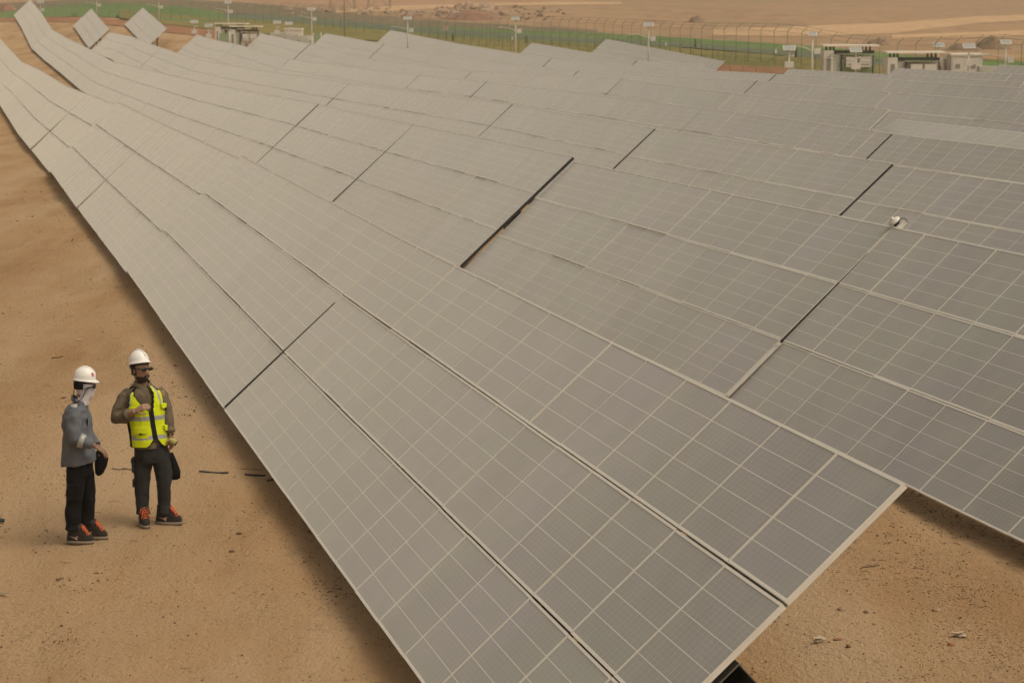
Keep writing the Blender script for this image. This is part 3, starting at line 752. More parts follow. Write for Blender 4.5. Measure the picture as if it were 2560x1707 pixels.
plate(1665, 111, 4.5, 9, 226, 'small white plate on the fence, behind the long bare table edge')
plate(1940, 129, 4.5, 10, 196, 'small white plate on the fence, left of a monitoring mast')
for px, py, lab in ((1317, 110, 'dark bollard on the road edge, right of the middle street lamp'), (1132, 104, 'dark bollard on the road edge, below the red and white sign'), (1738, 120, 'dark bollard on the road edge, behind the bare table edge'), (1990, 147, 'dark bollard on the road edge, right of a monitoring mast')):
    b = hit(px, py); r = empty('bollard', b, lab, 'bollard', 'dark bollards on the perimeter road')
    mb = MB(); mb.tube([(0, 0, 0), (0, 0, .95), (0, 0, 1.0)], [.10, .10, .07], 10); mb.build('post', M_BLACK, r)
    mb = MB(); mb.tube([(0, 0, .72), (0, 0, .82)], .105, 10); mb.build('band', M_GFENCE, r)
def blob_rock(r_, seed, sq=(1, 1, .7)):
    bm = bmesh.new(); bmesh.ops.create_icosphere(bm, subdivisions=2, radius=1)
    o = Vector((seed * 7.3, seed * 3.1, seed))
    for v in bm.verts:
        n1 = mnoise.noise(v.co * 1.1 + o); n2 = mnoise.noise(v.co * 2.7 + o)
        v.co = v.co * (1 + .45 * n1 + .18 * n2); v.co = Vector((v.co.x * sq[0], v.co.y * sq[1], v.co.z * sq[2])) * r_
    vs = [v.co.copy() for v in bm.verts]; fs = [tuple(v.index for v in f.verts) for f in bm.faces]; bm.free(); return vs, fs
def rubble(px0, px1, y0, y1, n, rmin, rmax, mat, seed):
    rg = random.Random(seed); mb = MB(); 
    for i in range(n):
        f = rg.betavariate(1.6, 1.6); px = px0 + (px1 - px0) * f
        p = hit(px, y0 + (y1 - y0) * rg.random()); k = rg.uniform(rmin, rmax) * (1 if rg.random() < .8 else 1.7)
        vs, fs = blob_rock(k, rg.uniform(0, 50)); mb.add([v + p + Vector((0, 0, k * .2)) for v in vs], fs, 0)
    o = mb.build('rubble', mat); o['kind'] = 'stuff'; return o
def mound(px, ybase, wpx, hpx, mat, label, seed):
    b = hit(px, ybase); s = b.y / 5900; a, h = wpx * s / 2, hpx * s; rg = []
    n, m = 44, 12
    for j in range(m + 1):
        t = j / m; ring = []
        for k in range(n):
            an = 2 * math.pi * k / n; rr = a * (1 - t) ** .9 + .02
            q = Vector((math.cos(an) * rr, math.sin(an) * rr * .8, 0)); z = h * (1 - (1 - t) ** 1.5)
            nz = mnoise.noise(q / a * 2.2 + Vector((seed, 0, 0))); nz2 = mnoise.noise(q / a * 6 + Vector((0, seed, 0)))
            z = z * (1 + .35 * nz) + h * .10 * nz2 * (t > .05); q *= 1 + .22 * nz
            gz = g1(b.x + q.x, b.y + q.y) - b.z
            ring.append(Vector((q.x, q.y, gz - .1 + z)))
        rg.append(ring)
    mb = MB(); mb.rings(rg, 0, True, True); o = mb.build('earth_heap', mat, None, b)
    tag(o, label, 'earth heap', 'dug earth heaps on the hillside'); return o
mound(1739, 58, 50, 17, M_DIRT, 'small brown earth heap alone on the slope behind the fence', 3)
mound(1640, 56, 60, 6, M_DIRTR, 'flat reddish earth heap left of the small brown one', 4)
mound(2195, 116, 66, 20, M_DIRT, 'dark earth heap behind the first shelter roof', 5)
mound(2410, 128, 120, 18, M_DIRT, 'long low earth heap behind the pale cabin', 6)
mound(2480, 126, 90, 34, M_DIRT, 'tall dark earth heap behind the rightmost street lamp', 7)
mound(12, 27, 60, 18, M_DIRTR, 'reddish brown earth heap at the upper left corner', 8)
mound(1180, 50, 170, 22, M_DIRTR, 'broad reddish heap under the pale broken rocks', 9)
mound(1030, 45, 70, 8, M_DIRTR, 'low heap left of the pale broken rocks', 10)
rubble(1092, 1262, 20, 50, 150, .25, .75, M_ROCK, 4)
rubble(1000, 1060, 30, 44, 40, .2, .5, M_ROCK, 5)
rubble(690, 1000, 24, 40, 60, .15, .5, M_ROCK, 6)
rubble(1262, 1420, 18, 52, 40, .15, .4, M_DIRT, 8)

# ================================================================== people
M_SKIN = plain('brown_skin', (.30, .165, .10), .55, 0, .08, 12)
M_SKIN2 = plain('brown_hand_skin', (.21, .11, .065), .55, 0, .08, 12)
M_HAIR = plain('black_hair', (.014, .011, .009), .8, 0, .3, 30)
M_STUB = plain('short_beard', (.032, .020, .014), .85, 0, .3, 40)
def cloth(name, col, var=.14, sc=5): return plain(name, col, .9, 0, var, sc, .35, 120, .15)
M_GREYSH = cloth('grey_work_shirt', (.128, .133, .146)); M_KHAKI = cloth('olive_khaki_shirt', (.150, .118, .076))
M_TRB = cloth('black_work_trousers', (.011, .010, .010), .25); M_TRG = cloth('charcoal_work_trousers', (.034, .034, .033), .2)
M_YEL = cloth('fluorescent_yellow', (.66, .74, .018), .05); M_TRIM = cloth('black_trim', (.014, .014, .014), .2)
M_REFL = plain('reflective_tape', (.36, .36, .335), .4, .15, .12, 40)
M_BOOT = cloth('dark_brown_suede', (.042, .036, .030), .25, 18); M_SOLE = plain('dusty_rubber_sole', (.20, .155, .11), .85, 0, .2, 12)
M_LACE = plain('orange_lace', (.62, .125, .04), .7, 0, .08); M_PINK = plain('pinkish_side_mark', (.38, .23, .18), .7, 0, .1)
M_HAT = plain('white_helmet_shell', (.80, .775, .73), .32, 0, .015, 2); M_LENS = plain('dark_lens', (.008, .008, .009), .15, 0, .1)
M_BALA = cloth('pale_lilac_headcover', (.60, .55, .57), .06); M_BLK = cloth('black_fabric', (.008, .008, .008), .2); M_GLOVE = cloth('yellow_glove_fabric', (.46, .40, .15), .15)
M_TONGUE = plain('yellow_tag', (.40, .28, .02), .7)
def ell(cx_, cy_, cz, rx, ry, yaw=0.0, n=28, pw=2.3, tx=0.0, ty=0.0):
    """superellipse ring; tx, ty tilt it"""
    out = []
    for k in range(n):
        a = 2 * math.pi * k / n; c, s_ = math.cos(a), math.sin(a)
        x = rx * abs(c) ** (2 / pw) * (1 if c >= 0 else -1); y = ry * abs(s_) ** (2 / pw) * (1 if s_ >= 0 else -1)
        X = x * math.cos(yaw) - y * math.sin(yaw); Y = x * math.sin(yaw) + y * math.cos(yaw)
        out.append(Vector((cx_ + X, cy_ + Y, cz + tx * X + ty * Y)))
    return out
def folds(amp, sc, zs=1.0, seed=0.0):
    return lambda co: amp * (mnoise.noise(Vector((co.x * sc, co.y * sc, co.z * sc * zs + seed))) + .5 * mnoise.noise(Vector((co.x * sc * 2.3, co.y * sc * 2.3, co.z * sc * 2.1 * zs + seed))))
def hand(mb, wrist, d, up, size=.185, curl=.5, spread=.16, mi=0, thumb=1):
    """palm, four separate curled fingers of different lengths and a thumb; d points along the hand, up out of its back"""
    d = Vector(d).normalized(); up = (Vector(up) - d * Vector(up).dot(d)).normalized(); sd_ = d.cross(up)
    P = Vector(wrist); pl = size * .52
    mb.rings([[P + d * t * pl + sd_ * (math.cos(a) * wd_) + up * (math.sin(a) * th) for a in np.linspace(0, 2 * math.pi, 14, endpoint=False)]
              for t, wd_, th in ((-.15, .026, .021), (.1, .030, .019), (.5, .040, .017), (.85, .042, .015), (1.0, .038, .012))], mi)
    for i, (o, ln) in enumerate(((-.030, .40), (-.010, .46), (.010, .44), (.029, .34))):
        b = P + d * pl * .92 + sd_ * o; dir_ = (d + sd_ * (o * spread * 12)).normalized(); pts = [b - dir_ * .012]; q = b; ang = 0
        for s_ in (.42, .33, .25):
            ang += curl * (.55 if s_ == .42 else .8); v = dir_ * math.cos(ang) - up * math.sin(ang)
            pts.append(q); q = q + v * size * ln * s_ * 1.25
        pts.append(q); mb.tube(pts, [.0095, .0095, .0088, .008, .0065], 8, mi)
    b = P + d * pl * .22 + sd_ * (-.030 * thumb); v1 = (d * .55 - sd_ * .75 * thumb - up * .35).normalized(); v2 = (d * .85 - sd_ * .25 * thumb - up * .45).normalized()
    mb.tube([b, b + v1 * .035, b + v1 * .035 + v2 * .032, b + v1 * .035 + v2 * .058], [.013, .0115, .010, .0075], 8, mi)
def boot(parent, pos, yaw, mark=True):
    T = Matrix.Translation(pos) @ Matrix.Rotation(yaw, 4, 'Z')        # toe along +x
    def ring(x0, x1, w_, z, n=26):
        out = []
        for k in range(n):
            a = 2 * math.pi * k / n; c, s_ = math.cos(a), math.sin(a)
            x = (x0 + x1) / 2 + (x1 - x0) / 2 * abs(c) ** .8 * (1 if c >= 0 else -1); wv = w_ * (1 + .12 * c)
            out.append(Vector((x, wv * abs(s_) ** .75 * (1 if s_ >= 0 else -1), z)))
        return out
    mb = MB(); mb.rings([ring(-.125, .172, .050, 0), ring(-.128, .176, .053, .012), ring(-.124, .172, .052, .034)], 0)
    so_ = mb.build('sole', M_SOLE, parent); so_.matrix_local = T
    mb = MB(); rg = []
    for x0, x1, w_, z in ((-.120, .168, .049, .030), (-.120, .168, .050, .055), (-.116, .158, .048, .078), (-.112, .126, .047, .104), (-.108, .085, .047, .132), (-.102, .058, .048, .165), (-.102, .048, .050, .210)):
        rg.append(ring(x0, x1, w_, z))
    mb.rings(rg, 0); up_ = mb.build('boot_upper', M_BOOT, parent); up_.matrix_local = T
    mb = MB()
    for j in range(5):
        x = .118 - j * .019; z = .102 + j * .0225
        mb.tube([(x, -.032, z - .008), (x + .008, 0, z + .010), (x - .004, .032, z - .008)], .0048, 6)
        mb.tube([(x, .032, z - .008), (x + .006, 0, z + .013), (x - .012, -.032, z + .004)], .0044, 6)
    for sgn in (-1, 1):
        mb.tube([(.040, 0, .186), (.052, sgn * .035, .190), (.072, sgn * .052, .160), (.064, sgn * .040, .135)], .0048, 6)
        mb.tube([(.045, 0, .182), (.085, sgn * .03, .150), (.112, sgn * .044, .098)], .0045, 6)
    lc = mb.build('laces', M_LACE, up_); lc.matrix_parent_inverse = Matrix.Identity(4)
    if mark:
        for sgn in (-1, 1):
            mb = MB(); y = sgn * .0515
            pts = [(-.078, .088), (-.02, .072), (-.005, .086), (.030, .084), (.012, .070), (.022, .048), (-.006, .050), (-.026, .064)]
            vs = [(x, y * (1 - .15 * (x > .0)) + sgn * .002, z) for x, z in pts] + [(x, y - sgn * .006, z) for x, z in pts]; n = len(pts)
            mb.add(vs, [tuple(range(n)), tuple(range(2 * n - 1, n - 1, -1))] + [(i, (i + 1) % n, n + (i + 1) % n, n + i) for i in range(n)])
            mk = mb.build('side_mark', M_PINK, up_)
    mb = MB(); mb.box((.046, 0, .178), (.004, .022, .018)); mb.build('tongue_tag', M_TONGUE, up_)
    return up_
def helmet(parent, c, yaw, tilt, roll=0.0, sc=1.0):
    """c: centre of the head; front along +x before the yaw"""
    T = Matrix.Translation(c) @ Matrix.Rotation(yaw, 4, 'Z') @ Matrix.Rotation(tilt, 4, 'Y') @ Matrix.Rotation(roll, 4, 'X') @ Matrix.Scale(sc, 4)
    mb = MB(); rg = []
    for t in np.linspace(0, 1, 13):
        a = t * math.pi / 2; rr = math.cos(a); z = .150 * math.sin(a) ** .95
        rg.append([Vector((.137 * rr * math.cos(b), .112 * rr * math.sin(b), z)) if t < 1 else Vector((.002 * math.cos(b), .002 * math.sin(b), .150)) for b in np.linspace(0, 2 * math.pi, 40, endpoint=False)])
    def lip(g, z): return [Vector(((.140 + g + (.034 * max(0, math.cos(b)) ** 2)) * math.cos(b), (.115 + g) * math.sin(b), z - .012 * max(0, math.cos(b)))) for b in np.linspace(0, 2 * math.pi, 40, endpoint=False)]
    rg = [[Vector((p.x * .93, p.y * .93, .0)) for p in rg[0]], lip(.006, -.008), lip(.010, -.004), lip(.008, .003), [Vector((p.x * 1.01, p.y * 1.01, .012)) for p in rg[0]]] + [[p + Vector((0, 0, .014)) for p in r_] for r_ in rg]
    mb.rings(rg, 0)
    o = mb.build('helmet', M_HAT, parent); o.matrix_local = T
    mb = MB(); mb.tube([(.137 * math.cos(a), 0, .014 + .156 * math.sin(a)) for a in np.linspace(.35, 2.75, 18)], .010, 8)
    mb.build('helmet_ridge', M_HAT, o)
    mb = MB(); rgb = [[Vector((.128 * math.cos(b), .104 * math.sin(b), z)) for b in np.linspace(0, 2 * math.pi, 32, endpoint=False)] for z in (-.034, -.002)]
    mb.rings(rgb, 0, cap=False); mb.build('head_band', M_TRIM, o)
    mb = MB(); mb.box((-.128, 0, -.030), (.022, .075, .036)); mb.build('ratchet', M_LOUV, o)
    return o
def head_rings(c, yaw, s=1.0):
    """a head with brow, nose, jaw; face along +x before the yaw"""
    rg = []
    for z, fx, bx, w_ in ((-.125, .052, .030, .040), (-.115, .074, .045, .052), (-.09, .086, .066, .060), (-.06, .090, .080, .066), (-.03, .092, .090, .070), (0, .090, .097, .074), (.03, .094, .099, .076), (.06, .090, .098, .076), (.09, .074, .086, .066), (.112, .045, .058, .044), (.122, .015, .022, .016)):
        ring = []
        for k in range(28):
            a = 2 * math.pi * k / 28; cx_, sy = math.cos(a), math.sin(a)
            x = (fx if cx_ > 0 else bx) * abs(cx_) ** .9 * (1 if cx_ > 0 else -1); y = w_ * sy
            if cx_ > .93 and -.075 < z < .02: x += .012 * (1 if z > -.05 else .5) * (1.6 if -.045 < z < -.02 else 1)      # nose, lips
            ring.append(Vector((x, y, z)) * s)
        rg.append(ring)
    M = Matrix.Translation(c) @ Matrix.Rotation(yaw, 4, 'Z')
    return [[M @ p for p in r_] for r_ in rg]
def person(name_lab, px, py):
    b = hit(px, py)
    me = bpy.data.meshes.new('person'); o = bpy.data.objects.new('person', me); link(o); o.location = b
    tag(o, name_lab, 'person', 'two site workers talking'); return o
def set_body(o, mb, mat, voxel=.006):
    o.data = mb.mesh('person', mat); fuse(o, voxel, 2)
def limb(mb, pts, rs, mi=0, n=18): mb.tube([Vector(p) for p in pts], rs, n, mi)

# ---------------------------------------------------------------- man in the yellow vest
p2 = person('man in a yellow reflective vest, white helmet and sunglasses, hand on chest', 391, 1311)
YB = R(32)                                   # chest turned towards the picture's right
def yv(x, y, c=(0, 0)): return Vector((c[0] + x * math.cos(YB) - y * math.sin(YB), c[1] + x * math.sin(YB) + y * math.cos(YB), 0))
hc = Vector((-.126, -.03, 1.678)); HY = R(-40)
mb = MB()
mb.rings(head_rings(hc, HY, 1.05), 0)
fw = Vector((math.cos(HY), math.sin(HY), 0)); sw = Vector((-math.sin(HY), math.cos(HY), 0))
mb.sphere(hc + fw * .103 + Vector((0, 0, -.022)), (.016, .016, .022), 0, 10, 8)
for sg in (-1, 1): mb.sphere(hc + sw * sg * .076 - fw * .008 + Vector((0, 0, -.015)), (.016, .014, .032), 0, 10, 8)
limb(mb, [(-.120, 0, 1.43), (-.120, -.005, 1.52), (-.125, -.01, 1.60)], [.068, .060, .058])
mb.rings([ell(-.05, 0, .80, .10, .06, YB), ell(-.05, 0, .90, .12, .08, YB), ell(-.07, 0, 1.05, .14, .09, YB), ell(-.10, 0, 1.28, .17, .10, YB), ell(-.115, 0, 1.42, .14, .085, YB), ell(-.12, 0, 1.47, .07, .06, YB)], 0)
# arms (skin) : right arm bent with the hand at the chest, left arm hanging
limb(mb, [(-.290, -.03, 1.42), (-.352, -.09, 1.175), (-.26, -.20, 1.215), (-.155, -.265, 1.270)], [.045, .042, .044, .033])
limb(mb, [(.060, .05, 1.43), (.125, .04, 1.20), (.165, .00, 1.02), (.176, -.01, .955)], [.045, .042, .036, .027])
hand(mb, (-.155, -.265, 1.270), (.80, -.05, .42), (-.25, -.80, .55), .195, .85, .10, 0, -1)
hand(mb, (.176, -.01, .955), (.10, -.05, -1), (.85, -.4, .1), .18, .75, .06, 0, -1)
for x, y in ((-.142, -.01), (.084, .02)): limb(mb, [(x * .7, y, .84), (x, y, .5), (x - .002, y, .09)], [.06, .042, .028])
set_body(p2, mb, M_SKIN, .0055)
# hair and beard
mb = MB(); M_ = Matrix.Translation(hc) @ Matrix.Rotation(HY, 4, 'Z') @ Matrix.Scale(1.06, 4)
mb.rings([[M_ @ Vector((-.012 + (.060 if math.cos(b) > 0 else .094) * math.cos(b), .0795 * math.sin(b), z)) for b in np.linspace(R(62), R(298), 22)] for z in (-.055, -.02, .02, .07)] , 0, cap=False, closed=False)
mb.build('hair', M_HAIR, p2)
mb = MB()
mb.rings([[M_ @ Vector((r_ * math.cos(b) * 1.0, w_ * math.sin(b), z)) for b in np.linspace(R(-88), R(88), 22)] for z, r_, w_ in ((-.128, .056, .044), (-.112, .080, .056), (-.090, .0905, .0635), (-.072, .0935, .0685), (-.064, .0925, .0705))], 0, cap=False, closed=False)
mb.tube([M_ @ Vector((.098, y, -.052 - abs(y) * .3)) for y in (-.03, -.015, 0, .015, .03)], .008, 6)
bd = mb.build('beard', M_STUB, p2)
mb = MB(); mb.tube([M_ @ Vector((.100, y, -.075)) for y in (-.02, 0, .02)], .006, 6); mb.build('lips', M_SKIN2, p2)
mb = MB()
for sg in (-1, 1):
    mb.rings([[M_ @ Vector((x + .004 * math.cos(b), sg * (.036 + .030 * math.cos(b)) , .012 + .019 * math.sin(b))) for b in np.linspace(0, 2 * math.pi, 16, endpoint=False)] for x in (.088, .104)], 0)
    mb.tube([M_ @ Vector((.096, sg * .064, .018)), M_ @ Vector((.05, sg * .080, .014)), M_ @ Vector((-.01, sg * .082, .008))], .005, 6)
mb.tube([M_ @ Vector((.102, -.012, .018)), M_ @ Vector((.106, 0, .02)), M_ @ Vector((.102, .012, .018))], .005, 6)
mb.build('sunglasses', M_LENS, p2)
helmet(p2, hc + Vector((-.016, .010, .060)), HY, R(-16), R(-5), .88)
# shirt
mb = MB()
TOR = [(.845, -.045, .192, .135), (.95, -.055, .190, .132), (1.08, -.070, .182, .128), (1.22, -.090, .190, .130), (1.34, -.105, .200, .128), (1.42, -.112, .185, .115), (1.465, -.116, .135, .095), (1.49, -.118, .088, .080), (1.505, -.118, .076, .070)]
mb.rings([ell(cx_, 0, z, rx, ry, YB) for z, cx_, rx, ry in TOR], 0)
limb(mb, [(-.235, .0, 1.425), (-.315, -.03, 1.36), (-.352, -.07, 1.26), (-.372, -.095, 1.165), (-.30, -.165, 1.190), (-.232, -.216, 1.228)], [.072, .078, .080, .074, .066, .060])
limb(mb, [(.02, .08, 1.435), (.075, .085, 1.37), (.112, .06, 1.24), (.138, .035, 1.12), (.158, .012, 1.02)], [.070, .074, .070, .062, .056])
sh = mb.build('shirt', M_KHAKI, p2); fuse(sh, .009, 3, folds(.017, 8, 1.0, 2))
mb = MB(); mb.tube([(-.262, -.195, 1.210), (-.222, -.226, 1.235)], [.064, .062], 18); mb.build('rolled_cuff', M_KHAKI, sh)
mb = MB(); mb.tube([(.155, .016, 1.045), (.161, .008, .995)], [.062, .060], 18); mb.build('rolled_cuff', M_KHAKI, sh)
for sg in (-1, 1):
    rows = []
    for t_ in np.linspace(0, 1, 9):                       # from the nape round to the collar point at the front
        b = math.pi - t_ * (math.pi - .30)
        q = Vector((-.118, 0, 0)) + yv(.078 * math.sin(b) * sg, -.084 * math.cos(b))
        zt = 1.575 - .050 * t_; zb = 1.525 - .045 * t_ - .05 * max(0, t_ - .75) * 4
        o_ = yv(.018 * math.sin(b) * sg, -.018 * math.cos(b))
        rows.append([q + Vector((0, 0, zt)), q + o_ * (1 + .8 * t_) + Vector((0, 0, zb))])
    mb = MB(); mb.rings(rows, 0, False, True, False); cl_ = mb.build('collar', M_KHAKI, sh); m_ = cl_.modifiers.new('s', 'SOLIDIFY'); m_.thickness = .007
mb = MB(); mb.tube([Vector((-.09, -.05, 0)) + yv(.0, -.088 - .052 * t_) + Vector((0.0, .0, 1.485 - .22 * t_)) for t_ in np.linspace(0, 1, 6)], .006, 6); mb.build('placket', M_KHAKI, sh)
# vest: a shell over the shirt, open along the front
def vest():
    nu, nz = 120, 84; v = []; idx = {}; fs = []; mi = []
    VT = [(.855, -.045, .208, .147), (.93, -.050, .208, .148), (1.05, -.068, .200, .144), (1.22, -.090, .206, .146), (1.34, -.105, .214, .142), (1.42, -.113, .196, .128), (1.465, -.116, .140, .108), (1.497, -.118, .098, .090)]
    zz = [q[0] for q in VT]; ZB = .860
    for j in range(nz + 1):
        z = ZB + (1.497 - ZB) * j / nz
        cx_, rx, ry = [float(np.interp(z, zz, [q[i] for q in VT])) for i in (1, 2, 3)]
        for i in range(nu + 1):
            a = -math.pi + 2 * math.pi * i / nu         # 0 = front centre, positive towards his left
            s_, c = math.sin(a), math.cos(a)
            x = rx * abs(s_) ** .87 * (1 if s_ >= 0 else -1); y = -ry * abs(c) ** .87 * (1 if c >= 0 else -1)
            rip = .004 * mnoise.noise(Vector((a * 2.2, z * 7, 4.0))) + .003 * mnoise.noise(Vector((a * 5, z * 15, 1)))
            p = Vector((cx_, 0, z)) + yv(x * (1 + rip * 8), y * (1 + rip * 8)); idx[(j, i)] = len(v); v.append(p)
    for j in range(nz):
        z = ZB + (1.497 - ZB) * (j + .5) / nz
        for i in range(nu):
            a = -math.pi + 2 * math.pi * (i + .5) / nu; A = abs(a)
            fronta = .012                                                        # half gap at the zip
            if z > 1.24: fronta = .012 + (z - 1.24) * (4.0 if a < 0 else 1.1)       # V neck
            if z < .97: fronta = .012 + (.97 - z) ** 1.7 * 16                         # rounded lower corners
            if A < fronta: continue
            ar = ((A - 1.57) / .46) ** 2 + ((z - 1.405) / .150) ** 2                   # arm openings
            if ar < 1: continue
            m = 0
            if A - fronta < .075 or ar < 1.30: m = 1
            if z < ZB + .011: m = 1
            if z > 1.445 and A > .75: m = 1                                           # black shoulders
            if 1.42 < A < 1.78 and z < 1.26: m = 1                                    # black side panels
            if m == 0 and (.945 < z < .992 or 1.150 < z < 1.196) and not (1.40 < A < 1.80): m = 2
            if m == 0 and z > 1.30 and ((a < 0 and .98 < A < 1.16) or (a > 0 and .50 < A < .70)): m = 2
            fs.append((idx[(j, i)], idx[(j, i + 1)], idx[(j + 1, i + 1)], idx[(j + 1, i)])); mi.append(m)
    mb = MB(); mb.v = [tuple(p) for p in v]; mb.f = fs; mb.m = mi; mb.sm = [True] * len(fs)
    o = mb.build('vest', [M_YEL, M_TRIM, M_REFL], p2)
    m_ = o.modifiers.new('s', 'SOLIDIFY'); m_.thickness = .010; m_.offset = 1
    return o
vs_ = vest()
def on_vest(a, z, off=.012):
    rx, ry, cx_ = (float(np.interp(z, (.8, 1.05, 1.34, 1.42), q)) for q in ((.206, .200, .214, .196), (.146, .144, .142, .128), (-.040, -.068, -.105, -.113)))
    s_, c = math.sin(a), math.cos(a); rx += off; ry += off
    return Vector((cx_, 0, z)) + yv(rx * abs(s_) ** .87 * (1 if s_ >= 0 else -1), -ry * abs(c) ** .87 * (1 if c >= 0 else -1))
def patch(name, a0, a1, z0, z1, mat, off=.012, th=.014, parent=None, cut=.0):
    mb = MB(); rows = []
    for z, ins in ((z0, cut), (z0 + (z1 - z0) * .25, 0), (z1, 0)):
        aa = np.linspace(a0 + ins, a1 - ins, 8)
        rows.append([on_vest(a, z, off) for a in aa] + [on_vest(a, z, off + th) for a in reversed(aa)])
    mb.rings(rows, 0, True, False); return mb.build(name, mat, parent or vs_)
for a0, a1, z0, z1 in ((-1.02, -.52, 1.255, 1.300), (.50, .98, 1.265, 1.315), (-.98, -.30, 1.020, 1.085), (.52, .95, 1.030, 1.085)):
    patch('pocket', a0, a1, z0 - .055, z0 + .01, M_YEL, .011, .008)
    patch('pocket_flap', a0 - .02, a1 + .02, z0, z1, M_YEL, .014, .026, cut=.06)
    am = (a0 + a1) / 2; patch('flap_tab', am - .06, am + .06, z0 - .012, z0 + .006, M_TRIM, .016, .030)
# trousers
mb = MB()
mb.rings([ell(-.045, 0, .60 + .28, .165, .120, YB * .6), ell(-.042, 0, .82, .178, .128, YB * .6), ell(-.036, 0, .74, .182, .125, YB * .5), ell(-.034, 0, .68, .170, .110, YB * .4)], 0)
limb(mb, [(-.118, 0, .80), (-.135, -.005, .66), (-.142, -.010, .48), (-.146, 0, .32), (-.140, 0, .165), (-.138, -.01, .115)], [.094, .098, .082, .075, .071, .078], 0, 20)
limb(mb, [(.050, .02, .80), (.072, .02, .66), (.088, .015, .48), (.084, .02, .32), (.080, .03, .165), (.082, .03, .115)], [.096, .097, .082, .074, .069, .076], 0, 20)
tr = mb.build('trousers', M_TRG, p2); fuse(tr, .009, 3, folds(.012, 9, .8, 5))
mb = MB(); mb.box((-.222, -.02, .645), (.030, .13, .13)); mb.box((-.225, -.02, .705), (.036, .14, .045)); mb.build('thigh_pocket', M_TRG, tr)
mb = MB(); mb.box((-.222, -.02, .46), (.026, .10, .08)); mb.build('knee_pocket', M_TRG, tr)
boot(p2, Vector((-.128, -.040, .0)), R(-70)); boot(p2, Vector((.108, .025, .0)), R(-5))
mb = MB(); mb.rings([ell(.168, -.004, z, .036, .031, 0) for z in (.972, .990)], 0); mb.build('wristwatch', M_TRIM, p2)
b0 = p2.location
pd = MB(); pd.rings([[Vector((.165 + r_ * math.cos(a) * .85 + (.6 - z) * .12, .10 + r_ * math.sin(a) * .9 * .6, z)) for a in np.linspace(0, 2 * math.pi, 20, endpoint=False)] for z, r_ in ((.470, .05), (.485, .085), (.56, .10), (.66, .075), (.76, .04))], 0)
o = pd.build('hip_pouch', M_BLK, None, b0); tag(o, "black pouch hanging behind the thigh of the man in the yellow vest", 'pouch')
mb = MB(); mb.tube([(.170, -.035, .925), (.205, -.045, .905), (.235, -.05, .890)], [.030, .034, .030], 12); mb.tube([(.235, -.05, .890), (.240, -.05, .887)], [.034, .033], 12, 1)
o = mb.build('rolled_gloves', [M_GLOVE, M_TRIM], None, b0); tag(o, 'rolled yellow work gloves held in the hanging hand of the vested man', 'gloves')

for q_ in [p2] + [o_ for o_ in COL.objects if o_.parent is None and o_.name in ('hip_pouch', 'rolled_gloves')]: q_.scale = (1.03, 1.03, 1.03)
# ---------------------------------------------------------------- man in the grey shirt, seen from his side
p1 = person('man in a grey shirt and black trousers, white helmet and pale face cover', 202, 1352)
hc = Vector((.084, .01, 1.658)); HY = R(8)
mb = MB(); mb.rings(head_rings(hc, HY, .97), 0); limb(mb, [(.0, 0, 1.43), (.045, .0, 1.52), (.065, .01, 1.60)], [.07, .060, .058])
mb.rings([ell(.01, 0, .86, .11, .15), ell(.0, 0, 1.05, .11, .15), ell(-.005, 0, 1.3, .115, .17), ell(-.002, 0, 1.42, .095, .14), ell(.005, 0, 1.48, .06, .07)], 0)
limb(mb, [(-.01, -.19, 1.42), (.026, -.24, 1.17), (.14, -.25, 1.115), (.220, -.24, 1.075)], [.045, .042, .036, .027])
limb(mb, [(.0, .19, 1.42), (.05, .22, 1.15), (.15, .16, 1.02), (.19, .12, .99)], [.045, .042, .036, .027])
hand(mb, (.220, -.24, 1.075), (.80, .05, -.55), (.5, -.25, .82), .185, .42, .14, 0, 1)
hand(mb, (.19, .12, .99), (.5, -.1, -.85), (.8, .2, .5), .18, .6, .1, 0, -1)
for y, x in ((-.10, -.04), (.10, .06)): limb(mb, [(.01, y * .8, .86), (x, y, .5), (x - .015, y, .09)], [.06, .042, .028])
set_body(p1, mb, M_SKIN2, .0055)
M_ = Matrix.Translation(hc) @ Matrix.Rotation(HY, 4, 'Z')
mb = MB(); mb.rings([[hc + (p - hc) * 1.05 for p in r_] for r_ in head_rings(hc, HY, .97)], 0)
mb.rings([ell(.045, 0, 1.47, .078, .080), ell(.062, .005, 1.53, .076, .070), ell(.082, .012, 1.58, .080, .066)], 0)
bc = mb.build('face_cover', M_BALA, p1); fuse(bc, .007, 2, folds(.004, 16, 1.8, 3))
mb = MB()
for sg in (-1, 1):
    mb.rings([[M_ @ Vector((x + .004 * math.cos(b), sg * (.040 + .032 * math.cos(b)), .008 + .020 * math.sin(b))) for b in np.linspace(0, 2 * math.pi, 16, endpoint=False)] for x in (.092, .110)], 0)
    mb.tube([M_ @ Vector((.100, sg * .070, .014)), M_ @ Vector((.05, sg * .087, .010)), M_ @ Vector((-.005, sg * .088, -.004))], .006, 6)
mb.build('sunglasses', M_LENS, p1)
mb = MB(); mb.rings([[M_ @ Vector((-.018 + .100 * math.cos(b), .094 * math.sin(b), z)) for b in np.linspace(R(105), R(272), 22)] for z in (-.012, .0, .03, .062)], 0, False, True, False)
nb = mb.build('neck_band', M_BLK, p1); m_ = nb.modifiers.new('s', 'SOLIDIFY'); m_.thickness = .012
mb = MB(); mb.tube([M_ @ Vector(q) for q in ((.098, -.078, .014), (.04, -.096, .002), (.005, -.097, -.03), (-.02, -.100, -.09), (-.055, -.105, -.125), (-.098, -.100, -.150))], .0045, 6)
mb.tube([M_ @ Vector(q) for q in ((-.112, -.04, -.02), (-.118, -.07, -.08), (-.098, -.100, -.150), (-.102, -.104, -.158))], .0045, 6)
mb.build('glasses_cord', M_BLK, p1)
